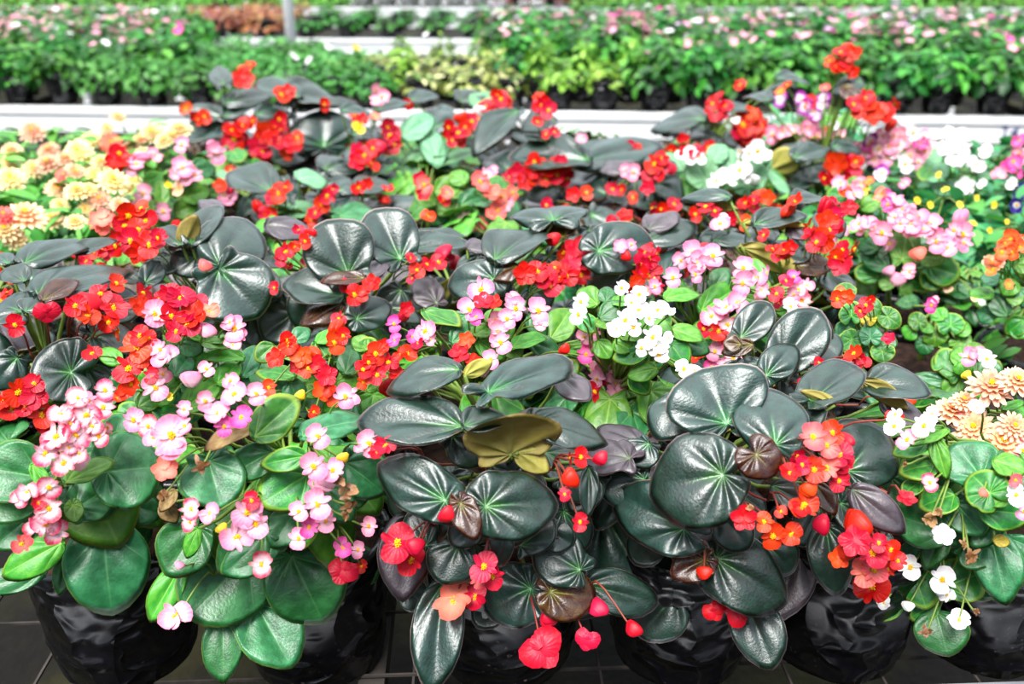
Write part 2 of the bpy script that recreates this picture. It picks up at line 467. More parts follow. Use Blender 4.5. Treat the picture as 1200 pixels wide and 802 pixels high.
CNAME = dict(R='red', O='orange-red', K='crimson', C='coral', P='pink', Q='pink flower with rose edges', M='magenta', W='white', V='purple and white',
             N='violet', T='orange', A='peach', E='cream', B='wilted', Y='yellow')

def frame_to(n, spin):
    n = n.normalized(); x = UP.cross(n); x = x.normalized() if x.length > 1e-4 else Vector((1, 0, 0))
    y = n.cross(x)
    c, s = math.cos(spin), math.sin(spin)
    return x * c + y * s, y * c - x * s, n
def add_flower(root, base, p, n, r, col, kind=None, spin=None, lab=False):
    if kind is None:
        kind = 'wilt' if col == 'B' else random.choice(('open', 'open', 'open', 'tip', 'double') if col in 'ROKC' else ('open', 'open', 'open', 'tip'))
    if spin is None: spin = random.gauss(0, .6)
    x, y, z = frame_to(n, spin)
    m = Matrix(((x.x * r, y.x * r, z.x * r, p.x - base.x), (x.y * r, y.y * r, z.y * r, p.y - base.y), (x.z * r, y.z * r, z.z * r, p.z - base.z), (0, 0, 0, 1)))
    nm = {'bud': 'flower_bud', 'wilt': 'wilted_bloom', 'shut': 'flower_bud'}.get(kind, 'flower')
    f = link(nm, flower_template(kind, col), root, m)
    if kind not in ('bud', 'wilt', 'zinnia', 'shut', 'double'): link('stamen', STA, f)
    elif kind == 'zinnia' : 
        link('stamen', STA, f, Matrix.Translation((0, 0, .25)) @ Matrix.Scale(.6, 4))
    return f

# ------------------------------------------------------------------ grow bags and soil
def bag_mesh(seed, r=.083, h=.15):
    g = np.random.default_rng(seed); NS, NZ = 56, 22
    ph = g.uniform(0, 6, 8); v = []; f = []
    ang = g.uniform(-1, 1, 4)
    for i in range(NZ + 1):
        t = i / NZ; z = h * t
        for j in range(NS):
            a = 2 * math.pi * j / NS
            rad = r * (.9 + .1 * t - .06 * (1 - t) ** 4)
            # loose plastic: slanting creases and gathered folds
            wr = .030 * (1 - abs(math.sin(2.5 * a + 4 * t * ang[0] + ph[0]))) ** 2 + .026 * (1 - abs(math.sin(4 * a - 7 * t * ang[1] + ph[1]))) ** 3 \
                + .022 * (1 - abs(math.sin(1.5 * a + 9 * t + ph[2]))) ** 4 + .012 * math.sin(6 * a + 3 * t + ph[3])
            wr += .03 * (1 - abs(math.sin(8 * t + 2.0 * math.sin(a * 2 + ph[4]) + ph[5]))) ** 5
            rad *= 1 + wr * .8
            v.append((rad * math.cos(a), rad * math.sin(a), z + .004 * math.sin(3 * a + ph[6]) * t))
    for i in range(NZ):
        for j in range(NS): f.append((i * NS + j, i * NS + (j + 1) % NS, (i + 1) * NS + (j + 1) % NS, (i + 1) * NS + j))
    b = len(v)                                   # rolled rim and inner wall
    for rad, z in ((.93, h + .003), (.88, h - .004), (.86, h - .02)):
        for j in range(NS):
            a = 2 * math.pi * j / NS; v.append((r * rad * math.cos(a), r * rad * math.sin(a), z))
    rows = [NZ * NS, b, b + NS, b + 2 * NS]
    for p0, p1 in zip(rows, rows[1:]):
        for j in range(NS): f.append((p0 + j, p0 + (j + 1) % NS, p1 + (j + 1) % NS, p1 + j))
    f.append(tuple(range(NS))[::-1])
    return mesh_from('grow_bag', v, f, [BAG])
BAGS = [bag_mesh(s) for s in range(5)]
def soil_mesh(r=.074, seed=0):
    g = np.random.default_rng(seed); v = [(0, 0, .006)]; f = []; NS = 20
    for i in range(1, 6):
        for j in range(NS):
            a = 2 * math.pi * j / NS; q = r * i / 5
            v.append((q * math.cos(a), q * math.sin(a), g.uniform(-.003, .005)))
    f += [(0, 1 + j, 1 + (j + 1) % NS) for j in range(NS)]
    for i in range(4):
        for j in range(NS): f.append((1 + i * NS + j, 1 + (i + 1) * NS + j, 1 + (i + 1) * NS + (j + 1) % NS, 1 + i * NS + (j + 1) % NS))
    return mesh_from('soil', v, f, [SOIL])
SOILM = [soil_mesh(seed=s) for s in range(3)]

# ------------------------------------------------------------------ bench 1 plants
BT = .725                                         # bench top
class Plant:
    def __init__(s, key, kind, cx, cy, name, label, cat='potted plant', y=None, group=None, zc=.98, rad=(.135, .125, .14), sc=1.0, bx=None):
        s.key, s.kind, s.name, s.label, s.cat, s.group = key, kind, name, label, cat, group
        s.cx, s.cy = cx, cy
        p = on_y(cx, cy, y) if y else on_z(cx, cy, 1.0)
        s.x, s.y = p.x, p.y
        s.cx0 = p.x if bx else None
        if bx: s.x = (bx - 600) / F_PX * (s.y * math.cos(PITCH) + (CAM_Z - .862) * math.sin(PITCH))
        s.c = None; s.zc, s.rad, s.sc = zc, rad, sc
        s.leaves, s.flowers, s.nodes = [], [], []
    def build(s):
        s.base = Vector((s.x, s.y, BT))
        s.c = Vector((s.x if s.cx0 is None else s.cx0, s.y, s.zc))
        s.root = thing(s.name, s.label, s.cat, s.base, s.group)
        link('grow_bag', random.choice(BAGS), s.root, Matrix.Rotation(random.uniform(0, 6.28), 4, 'Z'))
        link('soil', random.choice(SOILM), s.root, Matrix.Translation((0, 0, .137)))
        s.st = MB(); s.fs = MB()
        s.core = Vector(((s.c.x - s.x) * .4, 0, .19))
        s.st.tube([(0, 0, .135), (s.core.x * .4 + .002, 0, .165), s.core], [.006, .005, .004])
    def hit(s, px, py, grow=0.):
        d = ray(px, py); rx, ry, rz = (q + grow for q in s.rad)
        o = CAM - s.c
        O = Vector((o.x / rx, o.y / ry, o.z / rz)); D = Vector((d.x / rx, d.y / ry, d.z / rz))
        a, b, c = D.dot(D), O.dot(D), O.dot(O) - 1
        disc = b * b - a * c
        t = (-b - math.sqrt(disc)) / a if disc > 0 else -b / a
        p = CAM + d * t
        q = p - s.c
        nrm = Vector((q.x / rx ** 2, q.y / ry ** 2, q.z / rz ** 2)).normalized()
        return p, d, nrm
    def leaf(s, ax, ay, tx, ty, wpx, code, dz=0., mat=None):
        shape, tilt = code[0], code[1]
        mat = code[2] if len(code) > 2 else ('d' if s.kind == 'D' else 'g' if s.key in 'ABE' else random.choice('gyllgy'))
        mx, my = ax * .6 + tx * .4, ay * .6 + ty * .4
        P0, d0, out = s.hit(mx, my)
        v = -d0
        j = Vector((random.gauss(0, 1), random.gauss(0, 1), random.gauss(0, 1))) * .05
        if tilt == 'f': n = v * .85 + UP * .38 + out * .22 + j
        elif tilt == 'm': n = v * .38 + UP * 1.0 + j
        else: n = -(v * .8 - UP * .35 + j)
        n.normalize()
        P0 = P0 + v * (dz * .009)
        def plane(px, py):
            d = ray(px, py); return CAM + d * ((P0 - CAM).dot(n) / d.dot(n))
        A, T = plane(ax, ay), plane(tx, ty)
        dirv = T - A; L = dirv.length
        dirv.normalize(); side = dirv.cross(n).normalized()
        z = depth(P0); mid = (A + T) / 2
        p1, p2 = Vector(project(mid + side * .01)), Vector(project(mid - side * .01))
        dv = Vector(project(T)) - Vector(project(A)); dv.normalize()
        e = p1 - p2; perp = abs(e.x * dv.y - e.y * dv.x) / .02
        W = wpx / max(perp, 200)
        L = min(max(L, .012), .22); W = min(max(W, .012), .2)
        add_leaf(s.root, s.base, A, dirv, n, L, W, shape, mat)
        s.st.tube([q for q in curve_pts(s.core, A - s.base - n * .002, .05)], [.0026, .0024, .0022, .002, .0018, .0016], 5)
    def flower(s, px, py, rpx, col, kind=None):
        p, d, out = s.hit(px, py, .012)
        v = -d
        p = p + v * .034
        r = rpx * depth(p) / F_PX * (1.3 if kind == 'zinnia' else 1.1)
        j = Vector((random.gauss(0, 1), random.gauss(0, 1), random.gauss(0, 1))) * .28
        n = (v * .9 + UP * .3 + out * .25 + j).normalized()
        if kind == 'zinnia': n = (v * .5 + UP + out * .2 + j).normalized()
        if kind in ('bud', 'shut'): n = (v + j * .5).normalized()
        add_flower(s.root, s.base, p, n, r, col, kind)
        e = p - s.base - n * r * .12
        best = min(s.nodes, key=lambda q: (q - e).length) if s.nodes else None
        if best is None or (best - e).length > .062:
            best = e.lerp(s.core, .3) + Vector((0, 0, .004)); s.nodes.append(best)
            s.fs.tube(curve_pts(s.core, best, .02), [.002, .0018, .0016, .0015, .0014, .0013], 5)
        a = best
        s.fs.tube(curve_pts(a, e, .02), [.0012, .0011, .001, .001, .001, .001], 5)
        if col in 'ROKPQWM' and rpx > 8 and random.random() < .28 and kind is None:
            t = random.uniform(0, 6.283); q = p + (RT * math.cos(t) + UPV * math.sin(t)) * r * 1.05 + d * .014
            add_flower(s.root, s.base, q, (n + j * 1.5).normalized(), r * random.uniform(.65, .95), col, random.choice((None, None, 'bud')) )
            s.fs.tube(curve_pts(a, q - s.base - n * r * .12, .02), [.0012, .0011, .001, .001, .001, .001], 5)
    def filler(s, n, mats, size=(.05, .085), inner=.72, hi=.25):
        for i in range(n):
            t = random.uniform(0, 6.283); ph = math.asin(random.uniform(-.45, hi))
            o = Vector((math.cos(t) * math.cos(ph), math.sin(t) * math.cos(ph), math.sin(ph)))
            k_ = inner * random.uniform(.75, 1.05)
            A = s.c + Vector((o.x * s.rad[0], o.y * s.rad[1], o.z * s.rad[2])) * k_ * .7
            A.z = max(A.z, BT + .155)
            n_ = (o * .5 + UP * .9 + Vector((random.gauss(0, .2), random.gauss(0, .2), 0))).normalized()
            L = random.uniform(*size)
            add_leaf(s.root, s.base, A, o + Vector((0, 0, -.2)), n_, L, L * random.uniform(.85, 1.15), random.choice('hhr'), random.choice(mats))
            s.st.tube(curve_pts(s.core, A - s.base, .05), [.0026, .0024, .0022, .002, .0018, .0016], 5)
    def finish(s):
        link('stem', s.st.mesh('stem', STALK_R if s.kind == 'D' and random.random() < .4 else STALK_G, True), s.root)
        if s.fs.v: link('flower_stalk', s.fs.mesh('flower_stalk', STALK_R if s.kind == 'D' and s.y < 1.1 else STALK_G, True), s.root)

# leaf rows: stalk x,y, tip x,y, width (all as seen in the photograph), shape+tilt+colour, forward step
# flower rows: x, y, radius, colour [, form]
PLANTS = {}
def plant(key, kind, cx, cy, label, leaves='', flowers='', name='begonia', **k):
    p = Plant(key, kind, cx, cy, name, label, **k); PLANTS[key] = p
    for r in leaves.split(';'):
        r = r.split()
        if r: p.leaves.append((*[float(v) for v in r[:5]], r[5], float(r[6]) if len(r) > 6 else 0.))
    for r in flowers.split(';'):
        r = r.split()
        if r: p.flowers.append((float(r[0]), float(r[1]), float(r[2]), r[3], r[4] if len(r) > 4 else None))
    return p

R1 = .808
plant('A', 'G', 88, 575, 'green begonia with rose-edged pink flower clusters, in the front corner beside a red bloom spray', '''
121 621 128 715 106 hf 2; 72 637 4 670 44 ofl 2; 52 668 -25 690 34 of; 78 650 72 694 27 ofg; 126 553 187 545 94 rf 1; 88 597 132 568 54 hf;
48 560 -30 545 76 hf; 45 572 -22 602 58 hf -1; 78 565 131 538 24 oml 2; 130 530 140 486 42 rf -1; 85 592 90 612 24 rfl 2; 150 592 188 602 40 hf -2;
60 600 20 625 40 hf -2; 30 610 -5 640 46 hf -1; 100 640 120 668 40 hf -2; 160 570 190 590 40 hf -3; 38 545 60 580 20 ofl 1''', '''
91 467 15 Q; 123 458 13 Q; 101 487 16 Q; 70 486 14 Q; 121 478 14 Q; 67 513 18 Q; 88 511 16 Q; 116 511 13 Q; 53 532 15 Q; 75 543 15 Q; 93 531 14 Q;
58 571 14 Q; 23 585 11 Q; 57 596 16 Q; 33 577 13 Q; 54 614 16 Q; 65 622 15 Q; 50 604 12 Q; 25 638 12 C; 108 500 12 Q; 82 497 12 Q; 45 590 10 K; 103 470 11 P; 80 525 11 Q; 40 617 11 Q''', y=R1, bx=128)
plant('B', 'G', 325, 580, 'green begonia with large pale pink flowers and a brown dead bloom, in the front row', '''
290 652 225 725 108 rf 2; 343 652 372 728 98 hf 3; 300 708 338 779 82 hf 1; 262 724 258 796 50 of 1; 213 662 176 727 36 ofl 2; 232 618 195 672 66 hf 0;
232 620 217 652 21 ofl 3; 245 540 258 594 80 hf 1; 298 512 348 472 48 ofy 1; 355 512 427 478 34 om 1; 358 535 308 542 30 ofy 2; 318 530 270 555 44 of 0;
360 556 308 592 58 hfy 0; 405 542 448 578 56 hf -1; 310 625 255 665 58 hf 1; 318 638 262 672 44 hf 2; 412 648 440 680 44 hf -2; 300 495 242 520 26 omx 1;
215 560 238 590 30 hf -2; 380 570 410 610 40 hf -1; 345 600 320 640 44 hf -1; 190 590 205 610 24 ofx -1; 205 575 188 598 18 ofx -1; 290 600 320 625 40 hf -2; 425 560 400 600 40 rf -2''', '''
372 512 15 P; 367 547 17 P; 390 552 14 P; 371 592 18 P; 350 600 12 P; 382 611 13 P; 362 618 12 M; 350 632 13 P; 402 642 13 M; 420 645 10 P; 432 617 11 P; 290 600 19 P;
277 630 19 P; 300 614 17 P; 247 602 13 P; 260 620 6 Y bud; 225 597 13 Q; 307 662 15 Q; 206 722 19 P; 432 520 16 P; 405 465 14 P; 255 485 16 P; 275 463 15 P; 300 462 13 P;
283 490 14 M; 270 447 10 P; 156 493 14 P; 174 500 13 Q; 201 511 23 P; 199 524 19 P; 181 513 13 P; 217 500 12 P; 194 551 15 C; 402 670 18 R shut; 295 587 11 K; 424 664 8 R;
215 480 10 P; 240 470 12 P; 263 500 12 M; 405 575 16 B; 410 592 14 B; 396 562 10 B; 405 606 9 B; 237 546 15 B; 190 582 10 B; 210 663 5 P bud; 402 537 6 Y bud''', y=R1, bx=362)
plant('C', 'D', 585, 570, 'bronze-leaved begonia with scattered red blooms and drooping crimson buds, centre of the front row', '''
522 587 443 541 68 rf 3; 569 594 651 585 86 rf 3; 540 590 556 630 36 rfn 5; 680 668 626 640 66 hf 1; 622 690 570 712 80 rf 3; 645 694 698 700 66 rfn 5;
520 682 508 803 62 of 2; 530 742 514 803 22 ob 1; 540 700 508 720 20 ob 2; 478 604 474 698 66 ofu 1; 537 638 520 684 60 hf 0; 590 618 585 660 30 of 0; 542 500 425 492 58 om 1;
544 500 588 488 36 om 2; 598 532 598 472 116 hb 1; 606 530 640 552 30 ob 0; 622 497 710 500 48 hm 0; 538 434 459 438 40 om 0; 573 461 668 415 46 hm 0; 572 461 544 448 16 omu 1;
530 512 568 535 52 hf -3; 738 538 680 520 48 hmu -2; 752 520 703 496 30 omu -2; 685 686 772 704 54 hf 1; 545 440 575 425 20 ob -1; 500 445 545 440 14 ob -1; 610 640 650 610 44 hf -2;
500 640 480 600 44 hf -2; 560 640 545 680 46 hf -2; 660 560 700 575 44 hf -3; 600 560 640 580 44 hf -3; 470 690 500 705 40 hf -2; 690 548 690 602 24 of 0; 575 545 610 530 40 hf -4;
655 440 690 470 34 omu -3; 520 560 500 580 40 hf -3; 640 620 670 640 40 hf -3; 590 690 560 735 46 hf -1; 640 690 700 720 40 hf -1;
560 590 590 560 46 hf -3; 660 600 690 640 46 hf -3; 610 600 590 640 44 hf -2; 700 560 670 600 40 hf -3; 480 560 460 600 36 hf -3;560 610 530 640 40 hf -2''', '''
467 637 23 R; 486 641 10 R bud; 532 705 26 C tip; 557 700 17 R tip; 567 665 18 K; 577 676 15 K; 635 761 27 K shut; 688 750 15 K shut; 700 713 11 K bud; 645 723 11 K bud; 680 536 12 R;
704 538 8 R bud; 524 604 9 O bud; 680 612 11 R; 452 523 14 R; 668 561 10 R bud; 742 738 9 R bud; 662 580 9 R; 560 680 10 C; 442 530 11 R; 425 525 12 P''', y=R1, bx=590)
plant('D', 'D', 845, 570, 'largest dark begonia, with broad bronze leaves and two orange-red sprays, in the front row', '''
847 557 762 572 114 rf 3; 852 497 825 433 122 hf -1; 908 522 902 448 92 hf 1; 886 533 908 556 54 pfn 5; 802 620 719 580 80 rf 1; 705 598 768 700 96 hf 0; 755 562 704 578 56 hf -1;
839 655 922 702 88 rf 3; 826 656 789 676 44 rfn 4; 791 696 752 749 70 hf -1; 875 704 902 780 64 of 1; 992 552 1040 498 98 hf 0;
950 470 1004 430 54 hm -2; 978 474 942 459 14 ob -1; 1014 450 1084 458 44 om -2; 1010 447 1060 470 24 ob -1; 1034 470 1082 490 28 omu -2; 
905 570 946 590 32 of -1; 955 566 976 602 26 ofn 0; 800 470 775 500 60 hm -3; 770 620 745 660 50 hf -2; 840 600 880 640 50 hf -2; 800 690 830 720 50 hf -2;
900 640 930 670 50 hf -2; 760 520 740 545 44 hf -3; 870 640 845 700 44 hf -2; 730 560 700 620 40 hf -3; 930 480 960 500 44 hm -3; 860 690 890 740 44 hf -1''', '''
953 513 17 C; 976 508 15 R; 968 522 16 C; 984 534 17 R; 968 549 16 C; 954 551 15 R; 925 555 15 R tip; 983 564 13 R; 942 592 17 O; 948 574 9 O bud; 872 607 15 O; 905 628 16 O; 927 626 15 O;
940 595 14 O; 837 716 14 K shut; 864 718 17 K shut; 1048 490 11 K shut;
880 595 6 B; 915 600 8 O; 990 545 12 R; 940 545 11 R; 825 672 8 R bud; 895 612 12 O''', y=R1, bx=805)
plant('DE', 'D', 990, 630, 'bronze begonia with folded purple leaves and a scarlet and rose spray, by small white flowers', '''
938 636 910 726 64 ofu 0; 968 616 978 692 56 of 2; 998 574 1058 618 44 ofu 1; 985 590 1030 625 46 hf -2; 960 590 940 640 44 hf -2; 1020 620 1040 660 40 hf -3; 990 640 1010 690 40 hf -3; 1030 600 1010 640 40 hf -3''', '''
1002 635 18 R; 1022 649 18 R; 1012 670 17 C; 1022 690 21 R; 1045 645 12 R; 962 615 10 R bud; 983 655 12 O; 1062 585 11 R; 1030 637 11 R; 1024 668 15 C; 1052 658 11 K; 1040 668 10 R; 992 648 9 O bud''', y=R1, bx=1000)
plant('E', 'G', 1120, 600, 'green begonia with small white yellow-eyed flowers, spilling over its bag by the bench rail', '''
1112 624 1048 604 58 of 1; 1105 622 1088 664 34 of 0; 1150 560 1120 520 66 hf -1; 1160 578 1138 556 52 pfy 2; 1150 597 1208 604 46 ofy 2; 1160 625 1182 702 60 of 0; 1108 688 1148 670 58 hfy 1; 1070 668 1083 713 46 hfy 2;
1055 705 1016 722 34 ofy 1; 1098 708 1068 725 28 ofy 0; 1098 718 1107 766 66 of 0; 1095 545 1057 550 32 omy 1; 1078 565 1060 578 22 omy 2; 1118 580 1082 592 38 omy 1; 1085 520 1049 530 24 omy 1;
1094 510 1109 557 24 ofl 1; 1110 504 1072 515 16 oml 1; 1165 540 1202 552 28 oml 1; 1180 630 1208 680 52 of -1; 1120 590 1150 625 46 hf -1; 1180 585 1161 592 16 oml 3; 1045 560 1060 600 34 of -2;
1090 590 1120 640 44 hf -2; 1130 640 1160 660 44 hf -2; 1180 650 1150 700 44 hf -2; 1080 640 1060 670 40 hf -2; 1110 540 1090 580 40 hf -3; 1165 634 1182 634 16 ofq 3; 1186 560 1205 580 30 of -1;
1060 530 1075 575 20 ofl 0; 1100 650 1130 690 44 hf -2; 1170 600 1140 640 40 hf -1''', '''
1067 665 14 W open; 1104 680 16 W open; 1110 698 9 W tip; 1124 727 15 W tip; 1105 628 13 W double; 1064 711 6 W bud; 1036 707 9 W tip; 1089 566 11 Q; 1083 499 14 W; 1048 500 12 W; 1064 516 13 P; 1144 478 10 W tip;
1190 563 8 C; 1190 580 13 W; 1137 655 14 B; 1090 608 12 B; 1086 741 11 B; 1143 718 6 B; 1100 600 8 B; 1152 578 5 C bud; 1060 545 5 B; 1130 640 8 B; 1200 600 10 P; 1098 692 8 W''', y=R1, bx=1150)
plant('F', 'Z', 1180, 475, 'zinnia with pale peach many-petalled heads over black soil, behind the white-flowered begonia', '''
1180 500 1192 540 16 ofg; 1175 480 1200 470 12 om; 1165 500 1185 495 12 om; 1150 480 1140 520 12 of; 1195 515 1215 500 12 om; 1130 510 1110 540 14 of''', '''
1162 453 22 A zinnia; 1117 482 20 A zinnia; 1142 502 21 A zinnia; 1176 520 24 A zinnia; 1192 447 18 A zinnia; 1199 531 20 P zinnia; 1130 470 13 A zinnia; 1160 520 18 P zinnia; 1188 500 16 A zinnia; 1118 483 5 T; 1130 496 12 P; 1180 540 14 W''', name='zinnia', y=.995, bx=1205, zc=.95)

R2 = .985
plant('H', 'D', 52, 400, 'bronze begonia with thick green stems and scarlet blooms, at the left edge behind front pots', '''
83 437 38 432 80 pf 0; 108 394 152 378 56 hm -1; 26 366 -12 348 58 rm 1; 30 366 50 350 28 om 2; 44 346 144 296 48 om 1; 50 352 90 330 24 omn 3; 28 310 102 268 40 om 0; 90 298 132 282 20 om 0;
170 332 188 307 30 hf 1; 168 332 134 319 18 om 1; 0 480 10 520 36 of -1; 10 310 -10 290 26 om -1; 110 400 150 420 44 hf -2; 20 420 -10 450 50 hf -2; 30 330 5 318 30 om -1; 125 370 160 345 46 hf -2;60 440 40 480 50 hf -1; 100 430 125 470 50 hf -1''', '''
132 361 20 O; 103 371 14 R; 118 345 13 O; 55 366 15 R shut; 88 359 14 R; 18 381 13 R; 136 333 12 R; 164 361 15 R; 128 378 13 O; 21 460 17 R; 41 465 16 R; 49 487 16 R; 40 450 12 R; 15 478 16 R; 50 498 12 R; 5 470 14 R; 30 475 14 R''', y=1.0)
plant('I', 'G', 215, 425, 'light green begonia mixing scarlet and pale pink flowers, beside the dark round leaf', '''
140 426 119 407 24 of; 205 441 223 413 28 of; 285 420 235 418 17 oml; 238 402 264 405 16 oml; 190 461 206 436 24 ofl; 255 449 280 427 27 ofl; 216 479 258 446 32 ofl; 168 491 213 482 26 of; 160 489 141 476 28 of;
162 477 185 461 26 of; 285 441 300 404 28 of; 246 468 266 456 16 oml; 210 402 236 412 26 of; 236 399 223 379 20 ofl; 262 402 250 392 18 oml; 225 482 232 478 24 of -1; 270 440 290 460 30 of -1; 180 430 165 450 24 ofl -1; 195 400 215 385 24 of -1; 230 430 245 415 24 of -1; 190 480 205 500 26 of -2; 260 475 280 490 26 of -2; 150 440 130 460 28 of -2;240 420 225 450 26 ofl -1;200 455 185 475 24 ofl''', '''
212 350 18 R; 227 371 17 R; 201 371 16 R; 219 381 16 R; 244 366 14 C; 199 343 13 R; 207 389 13 R; 164 394 13 R; 151 433 18 O; 161 407 19 O; 154 450 12 O; 108 415 11 R; 146 460 10 O; 181 368 16 P; 194 419 17 P;
182 454 16 P; 224 445 10 P bud; 272 405 11 P; 242 433 10 P; 275 386 16 P; 270 378 9 P; 242 388 9 P bud; 175 397 10 K; 178 440 10 K; 187 372 9 P; 188 410 12 P; 199 465 5 Y; 280 395 11 P; 168 420 12 O''', y=R2)
plant('J', 'G', 385, 430, 'small light green begonia crowded with orange-red flowers, behind the pale pink one', '''
320 405 301 422 26 of; 345 441 301 432 20 om; 340 448 350 471 30 of; 405 438 412 404 29 of; 395 448 421 456 28 ofl; 370 400 383 422 22 of; 430 458 440 448 16 ofl; 372 402 404 385 18 oml; 330 470 320 440 30 of -1; 360 450 375 465 26 of -1; 420 420 440 400 26 of -1; 350 420 330 400 26 ofl -1; 400 470 380 480 26 of -2; 440 440 460 460 26 of -2; 310 450 325 470 24 of -2; 385 430 370 445 26 ofl -1; 345 400 360 385 22 of -1; 430 410 415 395 22 ofl -1''', '''
338 405 14 O; 324 420 12 O; 354 418 13 O; 391 402 14 O; 362 432 12 O; 382 440 13 O; 377 459 13 O; 440 415 14 O; 425 434 12 O; 442 440 12 O; 455 425 12 O; 426 448 9 O; 474 446 15 R; 315 455 10 O; 307 465 13 P; 407 464 15 P; 368 483 8 O;
352 464 6 Y bud; 336 399 11 O; 402 394 10 O; 372 425 10 O; 345 412 11 O; 432 425 11 O; 450 405 8 O; 385 455 11 R; 465 440 10 R; 390 470 9 O''', y=R2)
plant('K', 'G', 600, 385, 'green begonia with long clusters of pink flowers reaching over the bronze leaves at centre', '''
498 365 537 383 22 om; 530 402 553 381 26 of; 555 393 576 382 20 oml; 600 408 638 394 18 oml; 645 397 669 364 38 of; 570 376 596 364 18 oml; 655 446 676 426 26 of; 676 437 675 466 27 of; 656 414 684 402 18 ofl; 735 458 748 480 24 of; 620 400 655 412 26 of -1; 600 380 575 400 26 of -1; 560 400 590 420 26 of -1; 620 370 640 390 26 of -1; 680 410 665 440 26 of -2; 545 370 520 385 24 of -1; 590 400 610 420 24 ofl -1; 640 420 620 440 24 of -2; 700 480 720 500 26 of -2''', '''
564 340 15 P; 549 364 15 P; 499 389 14 P; 605 362 14 P; 630 365 16 P; 583 389 13 P; 586 402 14 P; 576 422 12 P; 462 380 10 M; 463 399 10 M; 483 395 9 M; 566 355 12 K; 579 356 10 K; 539 415 12 O; 547 399 10 O; 478 415 12 R; 499 387 10 P; 490 402 10 R; 594 374 12 P; 634 380 11 P;
692 404 14 P; 687 416 12 M; 703 424 14 P; 706 437 13 P; 721 449 14 P; 722 462 14 P; 699 445 11 P; 696 460 13 K; 708 477 13 R; 723 481 13 R; 693 391 13 P; 684 396 10 P; 662 410 6 K bud; 558 372 10 M; 600 350 10 P; 470 415 9 R; 555 425 10 O; 505 398 8 P''', y=R2)
plant('L', 'G', 748, 388, 'low light green begonia covered with pure white flowers, middle of the bench', '''
710 355 712 335 22 of; 700 357 679 339 28 of; 718 356 739 352 14 oml; 703 372 731 356 24 of; 698 380 722 376 16 oml; 748 379 786 388 20 oml; 728 396 757 386 16 om; 758 410 720 418 28 of; 784 402 806 425 34 of; 770 432 737 438 24 of; 788 386 822 398 22 oml; 780 350 820 338 20 oml; 760 405 790 395 26 of -1; 740 370 720 390 26 of -1; 770 380 760 360 26 of -1; 790 420 810 440 26 of -1; 700 400 715 420 24 of -2; 680 370 695 390 24 of -1; 740 440 760 460 26 of -2; 800 400 830 410 26 of -2; 720 400 740 410 24 ofl; 755 425 740 405 24 of -1''', '''
749 346 12 W; 749 364 14 W; 771 364 14 W; 785 366 8 W; 723 386 15 W; 733 376 14 W; 728 338 10 W; 681 354 11 W; 678 369 12 W; 766 396 14 W; 784 396 8 W; 767 405 14 W; 771 417 13 W; 751 408 10 W; 801 433 12 W; 814 435 10 W; 742 384 11 W; 740 355 10 W; 760 374 9 W; 776 408 10 W''', y=R2)
plant('M', 'G', 848, 350, 'green begonia with pink flower trusses, between the white-flowered and the dark ribbed begonia', '''
822 364 867 334 36 of; 790 345 820 336 16 oml; 895 330 879 304 22 ofl; 940 341 916 334 20 ofl; 928 368 908 362 14 of; 835 340 850 315 26 of -1; 870 350 890 370 26 of -1; 815 380 835 395 26 of -1; 800 330 785 350 24 of -1; 905 350 925 360 22 of -1; 840 370 820 350 26 of -1; 880 325 900 345 24 ofl -1; 850 330 870 345 24 of -1''', '''
813 297 15 P; 817 307 13 P; 835 301 15 P; 814 322 10 P; 871 315 14 P; 870 332 14 P; 887 326 12 P; 892 340 11 P; 852 361 16 P; 864 356 15 P; 834 371 13 P; 789 326 12 P; 767 336 9 P; 842 389 13 K; 824 386 10 K; 852 381 12 Q; 921 330 10 K; 930 325 9 M; 939 353 13 Q; 926 360 11 W; 910 345 10 K;
837 412 11 P; 859 420 12 P; 834 430 9 M; 817 419 11 R; 849 428 10 P; 828 307 10 P; 935 340 11 Q; 945 335 9 P; 815 312 9 P; 862 425 8 K; 930 345 9 P''', y=1.03)
plant('N', 'D', 925, 405, 'bronze-leaved begonia with deeply ribbed upright leaves, between pink flowers and the small orange one', '''
868 396 903 357 42 hf 2; 914 428 962 366 66 hf 1; 898 441 930 401 44 hf 3; 868 404 849 402 20 ofn 4; 915 440 941 466 32 hf; 882 404 848 412 22 ofn 3; 896 426 861 430 22 om 2; 985 420 1002 440 20 ofn; 900 460 880 480 36 hf -2; 960 440 990 460 36 hm -2; 940 380 975 400 44 hf -2; 870 430 850 450 36 hf -2; 955 400 985 415 36 hm -1''', '''
1001 415 11 R; 1011 425 10 O; 943 452 8 R bud; 1064 470 7 O bud; 990 430 9 O; 1006 420 9 R; 960 425 7 R''', y=R2)
plant('O', 'G', 1012, 378, 'small rimmed-leaf green begonia with a few orange-red flowers, beside dark soil', '''
990 344 991 330 28 pfy; 998 370 996 354 30 pfy; 1018 374 1020 364 20 pfq; 1040 372 1056 380 26 pfy; 1020 396 1020 381 28 pf; 1034 412 1036 425 30 pfy; 998 398 985 408 26 pf; 1020 360 1035 362 24 pfy; 1000 385 980 395 28 hf -1; 1030 400 1050 405 24 hf -1; 1010 410 1000 430 26 hf -1; 1025 380 1045 370 24 of -1''', '''
1015 358 10 R; 1042 397 8 R double; 981 351 10 O; 995 348 9 O; 1008 365 8 R; 985 342 7 T; 1020 352 6 R''', y=R2 + .02)
